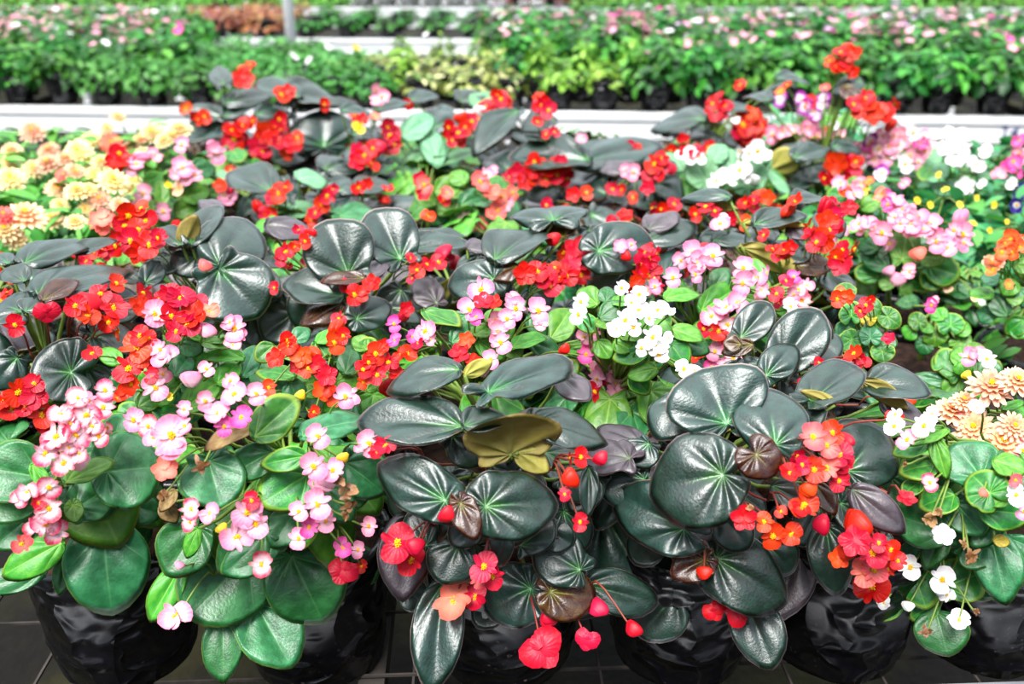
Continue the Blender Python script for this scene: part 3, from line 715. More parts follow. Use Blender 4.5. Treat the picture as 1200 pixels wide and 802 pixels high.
plant('P', 'G', 1100, 390, 'tiny green begonia seedling with one pink flower, on bare dark soil', '''
1076 378 1070 366 22 pfy; 1096 394 1096 406 32 pfl; 1114 382 1114 366 34 pf; 1084 404 1078 414 24 pf; 1124 400 1136 408 26 pfl; 1064 354 1052 350 18 pm; 1070 385 1060 395 22 of; 1105 375 1095 362 22 of; 1120 390 1135 380 24 of; 1090 380 1080 388 20 ofl''', '1092 358 9 M; 1096 352 6 P', y=1.27, bx=1075, zc=.92)
plant('G', 'G', 1134, 425, 'small green begonia with a pale pink flower pair, just behind the peach zinnia heads', '''
1122 440 1104 408 36 hf; 1110 425 1094 418 30 of; 1144 440 1170 422 36 hf; 1118 450 1075 441 17 ofg; 1126 460 1130 480 20 ofl; 1130 430 1125 405 30 ofl; 1150 430 1175 440 26 of; 1140 450 1160 465 22 of; 1125 445 1105 460 24 of; 1140 420 1145 402 26 of; 1125 425 1132 440 24 ofl 1''', '1137 419 12 P; 1145 414 10 P; 1156 421 11 W; 1133 440 5 Y bud', y=1.12, bx=1125, zc=.92)

R3 = 1.165
plant('Q', 'D', 250, 300, 'bronze-leaved begonia whose two broad grey leaves overlap beside a red spray, left of centre', '''
257 312 290 249 86 hf 2; 257 316 302 371 94 hf 2; 213 288 171 263 26 om 3; 214 290 230 256 28 ob 3; 224 287 252 244 38 om 1; 258 246 234 229 20 omu; 300 320 325 345 30 om 0; 270 330 240 360 50 hf -1; 230 300 205 320 40 hf -1; 290 370 330 390 60 hf -2; 200 300 180 320 34 hm -1; 310 330 326 350 26 omu''', '''
151 253 16 R; 146 266 15 R; 171 260 15 R; 154 283 16 R; 176 288 17 R; 141 276 12 R; 161 296 13 R; 118 258 13 C; 162 270 14 R; 166 245 11 R; 185 280 12 R; 120 268 10 C; 240 312 7 C bud''', y=R3)
plant('R', 'D', 425, 305, 'bronze-leaved begonia with a fan of large ribbed leaves standing upright, left of centre', '''
408 322 384 259 84 hf 2; 469 304 440 246 68 hf 3; 474 292 545 286 28 om 4; 490 276 543 274 15 om 1; 402 347 336 336 46 om 2; 427 326 379 329 18 omn 4; 401 356 355 371 26 omn 3; 418 374 457 354 42 rf 4; 430 326 449 304 28 omu 2; 470 340 450 364 44 hf; 512 356 488 325 38 hfu 3; 514 358 526 326 16 obn 2; 450 360 491 370 24 om 1; 312 264 364 268 28 omu; 345 366 308 396 54 hf -2;
330 340 310 360 36 hf -2; 440 380 470 400 44 hf -2; 480 380 510 360 40 hf -2; 370 340 350 380 50 hf -2; 400 300 360 310 50 hf -2; 500 340 530 350 40 hf -1; 320 300 300 315 34 hm -1''', '''
436 333 11 R double; 415 346 13 O; 397 374 9 O; 476 362 9 R; 335 296 12 R; 358 283 9 K; 489 317 10 K; 514 308 11 R; 481 303 8 R; 330 305 9 R; 500 310 9 R; 322 338 8 R; 425 345 10 R; 345 290 9 R; 350 270 8 R''', y=R3)
plant('S', 'D', 600, 295, 'bronze-leaved begonia with a wide flat grey leaf above a bright red flower cluster', '''
580 306 634 256 54 om 2; 579 328 525 329 50 rf 2; 606 312 577 320 24 omn 3; 648 260 640 224 92 hm 1; 660 279 648 253 46 omn 2; 548 292 570 286 20 omu; 580 336 602 342 20 om; 560 300 545 320 30 hm -1; 620 340 650 350 44 hf -2; 600 350 570 370 40 hf -2; 640 300 670 320 40 hm -2; 690 270 720 300 34 hm -2''', '''
676 294 16 R; 674 302 14 R; 663 323 16 R; 644 336 15 R; 630 319 14 R; 615 321 14 R double; 681 323 13 R; 688 311 12 R; 641 322 13 R; 648 281 8 R bud; 655 330 12 R; 668 312 13 R; 650 315 10 R; 635 330 11 R''', y=R3)
plant('T', 'D', 742, 290, 'bronze begonia with one broad green-hearted leaf and a red cluster, behind the pure white flowers', '''
701 294 768 282 64 rf 3; 753 284 812 262 38 om 2; 778 324 800 288 34 om 1; 735 315 694 346 48 hf -1; 708 302 715 316 36 hf 2; 760 270 790 250 30 omu; 800 300 830 310 34 hm -1; 720 330 750 350 44 hf -2; 790 320 775 345 36 hf -2''', '''
728 289 9 P double; 740 287 7 P; 761 303 14 R; 749 311 14 R; 764 318 12 R; 751 323 11 R; 771 298 11 R; 769 336 10 R; 757 312 11 R; 745 330 9 R; 762 325 8 Y; 756 296 10 R; 733 300 6 R bud''', y=R3)
plant('U', 'D', 895, 275, 'bronze-leaved begonia showing olive leaf undersides over a dark gap, right of centre', '''
870 290 934 320 28 ob 1; 884 264 939 252 27 om 3; 872 262 938 266 15 ob 2; 930 236 965 226 22 om; 924 266 946 276 20 omu 1; 934 312 974 316 28 omn; 855 232 804 222 18 om 2; 816 240 862 240 14 ob 1; 836 282 890 276 22 om -1; 905 270 880 285 30 om -1; 950 300 920 330 40 hf -2; 970 320 990 350 36 hm -2; 850 270 830 290 34 hm -1; 960 250 985 275 30 om -2; 940 290 910 300 36 hm -2''', '''
827 243 11 R; 837 248 10 R; 895 276 8 R; 844 263 11 P; 932 237 12 R; 968 260 14 R; 964 281 16 R; 957 285 13 R; 919 293 12 R; 995 244 10 R; 988 294 13 R; 985 311 13 R; 980 254 11 K; 972 270 12 R; 925 290 9 O; 979 302 11 R; 975 240 9 K; 848 258 8 W; 950 275 10 R; 990 305 10 R; 912 300 9 R''', y=1.2)
plant('V', 'G', 1060, 290, 'glossy green begonia ringed by pink flower clusters, beside the pansy bed on the right', '''
1040 314 1011 294 28 of; 1058 305 1062 263 38 hf 1; 1078 300 1108 302 28 of 1; 1088 312 1124 322 38 hf; 1028 292 1006 282 24 of; 1076 354 1051 352 19 om; 1030 325 1004 315 26 of -1; 1048 335 1032 325 24 of; 1055 340 1070 335 24 of; 1010 268 982 258 20 om; 1030 235 1010 245 22 of; 1020 300 1035 280 30 of -1; 1095 285 1075 275 26 of -1; 1100 320 1080 335 30 of -1; 1050 290 1045 270 26 ofl -1; 1065 310 1055 330 30 of -1; 1030 270 1020 285 26 of -1''', '''
985 270 10 P; 1008 263 11 P; 1018 262 11 P; 1033 273 13 P; 1066 263 14 P; 1076 255 13 P; 1089 263 14 P; 1061 253 11 P; 1096 283 14 P; 1109 291 13 P; 1127 275 15 P; 1128 285 11 P; 1066 318 10 P; 1051 328 8 P bud; 1042 318 6 P bud; 1076 298 8 C bud; 1033 228 10 C; 1048 235 11 P; 1001 228 10 P; 1082 270 11 P; 1072 268 10 P; 1118 270 10 P; 1100 277 9 P; 1040 240 9 M; 1055 262 10 P; 1025 268 10 P; 1048 255 9 P; 1115 290 9 P; 1058 245 9 P''', y=1.38, bx=1052)
plant('W', 'V', 1182, 320, 'leafy green plant with loose orange snapdragon-like flowers, nearest the right edge', '''
1165 372 1146 366 24 of; 1180 350 1200 345 24 of; 1180 370 1160 345 26 of; 1195 340 1210 360 26 of; 1190 330 1175 345 24 ofl; 1200 375 1180 390 26 of; 1160 350 1140 335 20 om; 1190 310 1210 315 20 ofl; 1170 330 1150 325 18 om; 1185 385 1210 390 24 of''', '''
1185 281 12 T; 1164 306 9 T; 1174 296 10 T; 1164 316 9 T; 1187 296 9 T; 1178 285 8 T; 1158 305 7 A; 1195 290 8 T; 1182 334 6 T; 1192 280 8 O; 1170 310 8 A''', name='snapdragon', y=1.30, bx=1200)
plant('GG', 'V', 1110, 345, 'low grey-green leafy plant with hardly any flowers, between the glossy pink begonia and bare soil', '''
1110 345 1086 340 28 om; 1110 345 1132 335 30 om; 1120 350 1130 362 24 om; 1110 345 1105 325 24 om; 1140 355 1160 350 22 om; 1135 360 1145 375 20 om; 1100 350 1090 362 22 om; 1125 340 1150 335 20 oms; 1105 340 1120 352 20 oms; 1150 340 1165 345 12 ofl; 1140 330 1160 322 10 om; 1150 325 1135 318 9 om''', '1110 336 8 A; 1142 350 5 E; 1150 353 5 W', name='impatiens', y=1.44, bx=1135, zc=.92)

# rows further back
plant('X1', 'D', 268, 155, 'bronze-leaved begonia with tight red bunches, by the far left corner of the dark block', '''
262 146 224 166 30 om 2; 262 138 298 122 22 om; 262 138 217 130 22 om; 262 122 316 108 24 om -1; 262 100 254 77 28 hm; 275 165 300 155 30 om -1; 240 160 215 150 24 om; 250 190 300 195 34 om -1; 285 145 265 130 24 om''', '''
275 163 14 R; 285 147 11 R; 272 153 11 R; 285 93 13 R; 240 137 9 R; 233 140 7 R; 286 84 9 O; 268 168 10 R; 278 156 10 R; 218 127 8 T''', zc=1.0)
plant('X2', 'D', 330, 160, 'bronze begonia with red bunches under a pleated pale leaf, far left of the dark block', '''
380 172 372 130 80 hf 2; 300 135 344 128 20 om 1; 335 112 394 108 34 om; 350 115 300 95 24 om; 340 205 268 195 32 om; 337 200 398 190 24 omu; 345 130 410 120 18 om; 320 190 350 180 34 om -1; 390 150 418 165 34 om 1; 330 140 310 155 30 om -1''', '''
310 153 12 R; 303 170 13 R; 327 167 12 R; 343 170 13 R; 327 140 10 R; 308 178 11 R; 330 112 12 R; 338 108 9 R; 380 123 8 R; 318 160 11 R; 335 178 10 R; 400 168 8 R; 322 150 9 R; 303 203 13 R; 303 194 10 R; 310 160 9 R; 349 162 9 R''', zc=1.0)
plant('X3', 'D', 350, 228, 'bronze begonia with small red flowers in the gaps, behind the upright ribbed fan of leaves', '''
392 250 384 226 46 om 2; 395 225 420 208 30 om 1; 418 222 456 206 30 om 1; 440 250 510 240 26 om; 345 255 350 222 46 oms; 430 250 450 228 34 om; 320 225 270 205 40 om; 380 215 410 225 30 om -1; 330 250 320 235 40 om -1; 350 210 380 200 30 oms; 370 245 400 255 34 omu -1; 400 240 425 235 30 om''', '''
327 227 13 R; 317 253 10 R; 370 250 11 R; 383 230 11 R; 420 220 9 O; 453 223 9 R; 377 240 10 R; 320 233 10 R; 365 258 9 R; 310 250 9 R; 430 215 7 R; 390 222 8 R; 334 220 9 R''', zc=1.0)
plant('X4', 'G', 500, 178, 'pale sage-leaved begonia among dark plants, its smooth leaves standing up in a rosette', '''
472 160 508 136 30 ofs 1; 512 192 504 147 30 ofs 2; 512 195 568 170 16 oms 2; 460 205 443 178 32 rfs 2; 474 206 494 182 26 rfs 2; 480 200 500 215 34 ofl; 520 210 560 205 26 ofl; 500 190 480 175 26 ofs; 530 200 545 215 24 of; 470 200 455 215 24 ofl''', '''
457 160 14 R; 455 150 11 R; 462 170 11 R; 525 150 10 R; 537 157 12 R; 553 143 11 R; 530 165 9 R; 545 150 10 R; 540 165 8 R''', zc=1.0)
plant('X5', 'D', 565, 150, 'bronze-leaved begonia with one pale upright leaf and red flowers, at the back edge', '''
505 152 553 125 36 om 1; 560 125 583 104 30 oms 1; 560 165 598 155 24 omu 1; 550 160 570 172 18 om 1; 480 118 510 112 18 om; 575 150 600 140 24 om; 540 170 580 180 34 om -1; 520 140 505 125 30 om -1; 540 120 560 108 26 om -1''', '''
587 117 12 R; 570 125 11 K; 575 130 9 K; 583 112 9 R; 592 122 9 R; 563 131 7 W bud; 560 140 9 R; 478 122 7 O''', zc=1.0)
plant('X6', 'D', 425, 190, 'bronze-leaved begonia with dull crimson flowers in shadow, in front of the sage-leaved plant', '''
413 158 446 148 24 om; 380 200 420 180 40 om -1; 400 130 434 128 14 om; 430 200 400 210 40 om -1; 440 190 410 165 34 om -1; 390 212 418 222 26 oms; 450 225 470 205 34 om; 440 130 478 118 16 om''', '''
427 183 14 K; 420 190 12 K; 434 192 11 K; 437 175 10 K; 440 137 8 C; 447 114 10 P; 440 119 8 P; 418 176 9 K; 425 140 7 O; 420 150 8 Y''', zc=1.0)
plant('X7', 'G', 540, 225, 'green begonia with coral-pink flowers, between the sage rosette and the wide grey leaf', '''
510 225 540 215 28 ofl; 540 240 570 225 28 of; 510 240 490 220 28 ofl; 560 245 590 250 26 of; 530 250 520 235 30 of; 570 220 600 215 24 om; 545 215 530 200 24 ofl; 580 240 560 228 26 oms; 500 250 525 255 26 of; 550 260 575 270 24 of''', '''
497 217 11 C; 492 210 9 K; 523 227 10 C; 563 213 12 C; 577 227 11 C; 550 262 10 C; 563 262 10 C; 583 247 11 C; 593 240 10 P; 497 228 9 R; 570 205 9 P; 588 230 9 C; 520 235 8 R; 545 256 8 P; 600 226 9 C; 575 252 8 C''', zc=1.0)
plant('X8', 'D', 640, 195, 'bronze begonia with a long wavy grey leaf, rising in front of the white bench edge', '''
690 188 604 186 40 om 2; 668 194 770 166 40 om 3; 606 130 560 165 30 om; 650 140 615 145 24 om; 640 165 620 150 26 om -1; 700 220 672 210 44 om 1; 600 200 570 190 30 om; 650 220 620 230 34 om -1; 720 210 750 220 34 om -1''', '''
607 203 12 R; 627 190 11 R; 647 197 13 R; 653 205 12 R; 635 123 11 R; 643 130 11 R; 630 143 7 R; 637 196 11 R; 617 213 11 R; 640 210 11 R; 632 115 8 R; 598 208 10 R; 657 190 9 R; 628 202 10 R; 621 196 9 R; 640 158 7 R; 624 212 8 O; 650 155 7 R; 682 163 8 P''', zc=1.0)
plant('X9', 'D', 755, 205, 'bronze-leaved begonia with crimson flowers half hidden, behind the green-hearted leaf', '''
712 228 674 215 30 om 1; 745 240 720 220 40 om; 770 215 800 225 30 om -1; 730 205 715 190 34 omu -1; 740 230 770 240 34 om; 760 200 790 190 30 om -1; 700 240 680 250 30 om -1''', '''
767 193 13 R; 763 203 12 R; 743 202 10 P; 733 200 8 P; 775 186 10 R; 770 205 10 R; 742 232 8 R; 718 222 9 R; 777 196 9 R''', zc=1.0)
plant('Y1', 'D', 830, 150, 'bronze begonia with a long flat pale leaf and red bunches, beside the white bench edge', '''
826 142 770 132 32 om 2; 830 128 888 118 18 om 3; 870 150 900 140 24 om; 840 160 810 170 30 om -1; 890 160 850 165 34 om -1; 800 150 780 160 24 om -1; 895 112 928 88 10 om 1; 910 92 946 90 14 om 2''', '''
837 130 13 R; 850 125 10 R; 870 147 15 R; 883 143 14 R; 873 160 14 R; 887 157 12 R; 867 100 8 R; 813 175 9 K; 860 140 7 W tip; 830 173 9 K; 865 155 11 R; 880 135 10 O; 835 122 9 R; 892 148 10 R; 845 135 9 R; 876 170 9 R''', zc=1.02)
plant('Y2', 'G', 848, 205, 'sage-green begonia with white flowers, in front of the long flat pale leaf', '''
786 204 774 182 32 rfs 2; 828 212 812 184 40 rfs 2; 838 186 846 168 26 rfs 1; 880 218 868 190 48 rfs 1; 885 182 900 172 30 rfs; 860 195 840 180 30 ofs; 800 200 790 180 30 ofs; 905 215 922 212 34 oms 1; 900 200 880 185 30 ofs; 830 225 800 215 34 of -1; 870 225 900 235 34 of -1''', '''
867 200 13 W; 887 177 13 W; 840 212 11 W; 800 182 10 W; 810 182 11 W; 858 208 10 W; 875 205 9 W; 895 182 10 W; 848 206 9 W; 820 186 8 W; 815 178 9 K; 803 178 8 R; 878 180 9 W''', zc=1.0)
plant('Y3', 'D', 985, 185, 'bronze-leaved begonia with the biggest red bunch at the back right, rising above its neighbours', '''
930 186 968 170 28 om 2; 975 172 1010 170 18 om 1; 900 200 940 185 34 ob; 960 215 930 205 34 om; 1000 125 1040 130 14 om; 1010 95 980 100 20 om; 950 195 980 210 34 om -1; 1010 215 990 225 30 om -1; 900 120 875 105 20 om; 990 100 1010 115 20 omn''', '''
987 200 17 R; 980 190 14 R; 997 207 14 R; 1000 197 13 R; 987 80 12 R; 980 78 9 R; 997 63 10 R; 985 62 9 R; 923 100 7 R; 1013 117 12 R; 1020 133 14 R; 1030 130 12 O; 1000 123 10 R; 1008 128 12 R; 992 72 9 O; 1037 136 11 R; 1018 124 11 R; 967 103 6 C; 1000 85 8 R; 990 212 11 R; 977 205 11 R; 1003 62 7 R; 972 72 7 O; 915 108 8 T; 1040 128 9 R; 1003 190 9 R''', zc=1.03)
plant('Y4', 'V', 940, 150, 'petunia with purple and white bicoloured flowers, in the back row left of the white rail', '''
930 145 905 140 24 oms; 940 140 960 130 24 om; 960 145 990 150 26 om; 920 150 900 155 22 om; 950 160 980 165 22 om; 980 140 1000 145 24 oml; 930 155 950 165 22 om''', '''
943 125 10 V; 963 124 10 V; 937 116 9 V; 915 117 10 V; 953 131 9 V; 957 137 9 V; 905 158 11 P; 918 154 11 P; 930 157 11 P; 945 158 11 P; 958 160 10 P; 970 162 9 P; 935 165 9 P; 968 155 7 K; 978 147 7 W; 948 150 10 P; 985 160 8 P; 912 163 9 P; 923 162 9 P; 950 120 9 R; 965 115 8 V''', name='petunia', zc=1.0)
plant('Y5', 'V', 1040, 180, 'petunia with a mass of pink and white flowers, in front of the white rail', '''
1040 190 1015 185 22 om; 1060 195 1080 185 22 om; 1020 200 1000 195 22 om; 1050 205 1070 215 24 om; 1080 180 1100 190 24 oms; 1030 210 1010 220 22 oml; 1075 205 1095 210 24 oms; 1060 175 1045 165 22 om''', '''
1017 170 9 M; 1047 160 10 P; 1033 160 10 P; 1053 170 10 P; 1083 160 9 P; 1060 192 11 W; 1033 203 9 M; 1013 180 10 P; 1030 175 10 Q; 1078 168 9 M; 1067 182 9 P; 1042 172 10 P; 1024 188 9 P; 1088 170 9 Q; 1070 155 9 W; 1055 158 9 P; 1005 175 9 P; 1040 185 10 P; 1048 178 9 W; 1075 190 9 P; 1020 165 9 V; 1060 165 8 P; 1010 190 8 W; 1085 178 8 P; 1030 193 7 V''', name='petunia', zc=1.0)
plant('Y6', 'V', 1110, 190, 'petunia with large pure white blooms, in the back row touching the white rail', '''
1110 205 1085 200 24 oms; 1125 200 1145 190 24 om; 1100 215 1120 225 24 oms; 1140 205 1160 200 24 oms; 1150 185 1165 175 20 om; 1095 195 1080 210 22 om''', '''
1110 170 14 W double; 1120 183 13 W double; 1100 160 12 W; 1125 162 12 W; 1143 193 11 W; 1155 178 9 W; 1128 172 11 W; 1112 158 10 W; 1130 218 11 W double; 1187 190 11 M; 1195 180 9 P; 1170 203 8 P; 1195 165 9 M; 1180 198 9 M; 1199 188 10 P; 1118 190 9 W; 1196 224 10 N''', name='petunia', zc=1.0)
plant('Y7', 'V', 1000, 228, 'leafy begonia with single magenta and pink flowers, below the biggest red bunch', '''
990 230 970 225 24 of; 1010 235 1030 225 26 of; 1000 245 1020 250 26 of; 985 240 960 245 22 of; 1020 225 1040 215 22 om; 1010 220 990 215 22 ofl''', '''
1033 203 10 V; 1030 207 8 W; 1012 222 7 Y; 1008 214 8 P; 985 215 10 P; 1003 216 7 P; 990 225 9 R; 1018 213 7 T''', zc=.98)

plant('Z1', 'G', 198, 212, 'green begonia with pale pink flower clusters, at the edge of the peach zinnia block', '''
190 240 190 212 20 ofl 2; 200 215 225 205 24 of; 215 230 245 225 26 of; 170 215 190 205 20 ofl; 205 250 230 240 26 of; 180 250 160 240 26 of; 225 200 250 195 26 of; 240 225 262 230 26 hf; 220 215 205 195 22 of; 110 262 135 250 34 oms; 262 215 285 205 30 oms''', '''
213 170 10 P; 252 180 13 P; 213 197 13 P; 207 204 10 P; 228 206 10 P; 180 182 10 P; 160 193 11 P; 143 190 15 R double; 168 227 12 P; 266 235 12 P; 191 248 10 P; 210 222 10 A; 220 200 9 P; 250 173 10 P; 218 210 9 P; 140 180 12 R; 155 199 9 P; 135 192 12 R; 262 228 9 P; 197 217 5 Y''', zc=.99)
GRASSY = []
# ------------------------------------------------------------------ foliage for leafy bedding plants
def foliage_mat(name, c1, c2, c3, trans=.2, rough=.45):
    k = NT(name)
    g = k.n('NewGeometry'); r = k.n('ValToRGB'); k.l(g.outputs['Random Per Island'], r.inputs[0])
    e = r.color_ramp.elements
    e[0].color = (*lin(c1), 1); e[1].color = (*lin(c3), 1); m_ = e.new(.5); m_.color = (*lin(c2), 1)
    oi = k.n('ObjectInfo'); hsv = k.n('HueSaturation'); k.l(k.math('MULTIPLY_ADD', oi.outputs['Random'], .03, .485), hsv.inputs['Hue'])
    k.l(k.math('MULTIPLY_ADD', oi.outputs['Random'], .4, .8), hsv.inputs['Value']); k.l(r.outputs[0], hsv.inputs['Color'])
    return k.bsdf(hsv.outputs[0], rough, .4, trans=trans)
FM = {
 'bush': foliage_mat('bush_leaves', (10, 62, 16), (32, 110, 28), (98, 176, 58)),
 'fern': foliage_mat('ferny_leaves', (40, 106, 34), (62, 132, 44), (92, 158, 64)),
 'lime': foliage_mat('lime_leaves', (76, 132, 26), (120, 168, 46), (160, 200, 80)),
 'vari': foliage_mat('variegated_leaves', (70, 112, 30), (150, 160, 70), (226, 220, 160)),
 'zin': foliage_mat('zinnia_leaves', (44, 110, 34), (76, 146, 50), (120, 180, 80)),
 'cool': foliage_mat('pansy_leaves', (34, 112, 62), (56, 140, 84), (98, 168, 74)),
 'russ': foliage_mat('russet_leaves', (120, 60, 34), (164, 96, 64), (150, 120, 60)),
 'wine': foliage_mat('wine_leaves', (70, 14, 18), (100, 24, 26), (130, 50, 40)),
 'gras': foliage_mat('grassy_leaves', (70, 140, 40), (100, 170, 56), (130, 190, 80)),
}
def foliage_mesh(kind, n, rx, z0, z1, ls, wr, seed, upness=.6):
    g = np.random.default_rng(seed); mb = MB()
    for i in range(n):
        a = g.uniform(0, 6.283); u = g.uniform(-.15, 1) ; rr = math.sqrt(max(0, 1 - u * u)) if u > 0 else 1.0
        k_ = g.uniform(.55, 1.0) ** .6
        c = Vector((rx * rr * math.cos(a) * k_, rx * rr * math.sin(a) * k_, z0 + (z1 - z0) * max(0, u) * k_ + g.uniform(-.02, .02)))
        o = Vector((math.cos(a) * rr, math.sin(a) * rr, max(u, 0)))
        nrm = (o * .7 + UP * upness + Vector(g.normal(0, .35, 3))).normalized()
        d = (o + Vector(g.normal(0, .5, 3)) + Vector((0, 0, -.25))); d = (d - nrm * d.dot(nrm)).normalized(); s = d.cross(nrm)
        L = ls * g.uniform(.7, 1.2); W = L * wr * g.uniform(.8, 1.2)
        prof = ((0, 0), (.22, .36), (.5, .5), (.8, .3), (1, 0))
        v = []
        for t, w_ in prof:
            mid = c + d * (L * t) - nrm * (L * .25 * t * t)
            if w_ == 0: v.append(mid)
            else: v += [mid + s * (W * w_) + nrm * (W * .14), mid, mid - s * (W * w_) + nrm * (W * .14)]
        mb.add(v, [(0, 2, 1), (0, 3, 2), (1, 2, 5, 4), (2, 3, 6, 5), (4, 5, 8, 7), (5, 6, 9, 8), (7, 8, 10), (8, 9, 10)])
    return mb.mesh('foliage', FM[kind], True)
def stems_mesh(n, rx, z0, z1, seed):
    g = np.random.default_rng(seed); mb = MB()
    for i in range(n):
        a = g.uniform(0, 6.283); q = g.uniform(.2, .8) * rx
        mb.tube([(0, 0, z0), (q * .3 * math.cos(a), q * .3 * math.sin(a), (z0 + z1) / 2), (q * math.cos(a), q * math.sin(a), z1)], [.003, .0025, .002], 5)
    return mb.mesh('stem', STALK_G, True)

ALLP = [p for p in PLANTS.values()]
def region_kind(px, py):
    if px < 205 and py < 300: return 'Z'
    if px > 1040 and py < 335: return 'V'
    if px > 895 and py < 235: return 'V'
    return None
# ---- zinnia block and pansy block on the front bench: fill the rows that the begonias leave free
rows = [.808 + .178 * i for i in range(11)]
extra = []
for ri, y in enumerate(rows):
    for ci in range(-16, 17):
        x = (ci + (.5 if ri % 2 else 0)) * .178
        px, py = project(Vector((x, y, 1.0)))
        if px < -70 or px > 1270: continue
        kd = region_kind(px, py)
        if ri == 0 and kd is None and (px < -60 or px > 1260): continue
        if ri >= 9 and kd == 'Z': continue
        if py < 158 and (600 < px < 840 or px > 1030): continue
        if ri == 10 and kd is None: continue
        md = min([math.hypot(p.x - x, p.y - y) for p in ALLP + extra] or [9])
        if md < (.135 if kd else .15): continue
        if kd == 'Z':
            p = Plant('z%d' % len(extra), 'Z', px, py, 'zinnia', 'zinnia with cream and peach heads, in the blurred block at the far left', group='zinnias in the left block', y=y)
        elif kd == 'V':
            p = Plant('v%d' % len(extra), 'V', px, py, 'pansy', 'leafy green pansy with few open flowers, in the right block below the white rail', group='pansies in the right block', y=y)
        elif px > 1010 or random.random() < .3:
            p = Plant('g%d' % len(extra), 'G', px, py, 'begonia', 'low green begonia half hidden between its larger neighbours', group='low green begonias between larger plants', y=y)
        else:
            p = Plant('d%d' % len(extra), 'D', px, py, 'begonia', 'low bronze-leaved begonia half hidden under its larger neighbours', group='low bronze begonias between larger plants', y=y)
        extra.append(p)
ALLP += extra
# push crowded bags apart
for it in range(80):
    for i, a in enumerate(ALLP):
        for b in ALLP[i + 1:]:
            dx, dy = b.x - a.x, b.y - a.y; d = math.hypot(dx, dy)
            if d < .168:
                if d < 1e-4: dx, dy, d = 1, 0, 1
                q = (.168 - d) / 2 * .6; ux, uy = dx / d, dy / d
                wa = .25 if a.key.isupper() and a.y < .9 else 1
                wb = .25 if b.key.isupper() and b.y < .9 else 1
                a.x -= ux * q * wa; a.y -= uy * q * wa * .8; b.x += ux * q * wb; b.y += uy * q * wb * .8
    for a in ALLP: a.y = max(a.y, .805 + .046 * a.x)

ZIN = '''38 154 13 A;138 137 8 E;13 177 11 A;28 180 9 M;57 176 11 A;92 178 14 E;100 188 11 E;108 164 12 E;130 168 12 C;154 174 10 A;178 156 13 E;210 152 13 E;56 192 14 A;12 192 12 E;12 210 15 E;40 198 12 E;68 222 13 A;
90 224 13 E;132 212 16 E;148 222 13 E;112 208 13 E;116 234 12 A;60 258 15 E;30 253 20 A;88 260 11 E;4 252 11 C;6 270 15 E;18 280 13 E;120 258 14 C;88 202 11 A;165 165 10 A;192 165 10 E;75 205 9 C;25 225 9 E;
45 235 8 Y;100 245 9 E;140 240 10 A;155 210 9 E;70 240 9 E;168 180 9 E;80 165 9 E;8 235 9 A;50 215 9 E;118 190 10 E;36 270 9 E;105 222 9 E;76 186 10 A;150 250 8 Y;170 240 9 E;22 205 9 Y;200 160 9 E;125 150 7 E'''
zpl = [p for p in extra if p.kind == 'Z']
for r in ZIN.split(';'):
    x, y, q, c = r.split(); x, y = float(x), float(y)
    p = min(zpl, key=lambda p: (p.cx - x) ** 2 + (p.cy + 4 - y) ** 2)
    if float(q) <= 9 and random.random() < .5: continue
    p.flowers.append((x, y, float(q), c, 'zinnia'))
VFL = '''1108 222 6 Y;1090 240 6 Y;1140 262 6 Y;1098 258 5 Y;1125 240 6 Y;1165 240 6 Y;1180 260 5 Y;1130 255 6 Y;1090 285 5 Y;1150 215 6 W;1172 205 7 P;1185 215 7 W;1100 205 6 Y;1160 270 5 Y;1075 235 6 Y;1192 240 9 N;1060 215 7 P;1145 232 5 Y'''
vpl = [p for p in extra if p.kind == 'V']
for r in VFL.split(';'):
    x, y, q, c = r.split(); x, y = float(x), float(y)
    p = min(vpl, key=lambda p: (p.cx - x) ** 2 + (p.cy - y) ** 2)
    p.flowers.append((x, y, float(q) * (.7 if c == 'Y' else 1), c, None))

FT = {'Z': [foliage_mesh('zin', 90, .105, .165, .30, .06, .42, s) for s in range(3)],
      'V': [foliage_mesh('cool', 110, .11, .155, .265, .05, .6, 10 + s) for s in range(3)]}
FTs = [foliage_mesh('zin', 40, .08, .155, .215, .05, .35, 20 + s) for s in range(2)]
for p in ALLP:
    p.build()
    for L in p.leaves: p.leaf(*L)
    for Fl in p.flowers: p.flower(*Fl)
    auto = p.key[0].islower()
    if p.kind in 'ZV' and (auto or p.key in ('F', 'Y4', 'Y5', 'Y6', 'Y7', 'W', 'GG')):
        t = random.choice(FTs if p.key in ('F', 'W', 'GG') else FT[p.kind])
        link('foliage', t, p.root, Matrix.Rotation(random.uniform(0, 6.28), 4, 'Z'))
    elif p.kind == 'D': p.filler(9 if auto else 10, 'dddun', (.045, .075), .75 if auto else .72, .1)
    elif p.kind == 'G' and p.key not in ('P',):
        bare = 990 < p.cx < 1215 and 325 < p.cy < 480 and p.key != 'E'
        p.filler(3 if bare and auto else 5 if bare else 16 if auto else 16, 'ggl' if p.key in 'AB' else 'gyl', (.035, .05) if bare else (.045, .07), .8, .5 if auto else .25)
    if auto and p.kind == 'D':
        for q in range(random.randint(2, 5)):
            p.flower(p.cx + random.uniform(-35, 35), p.cy + random.uniform(-10, 25), 11 * 1.4 / (1 + p.y * .4), random.choice('RRRO'))
    p.finish()

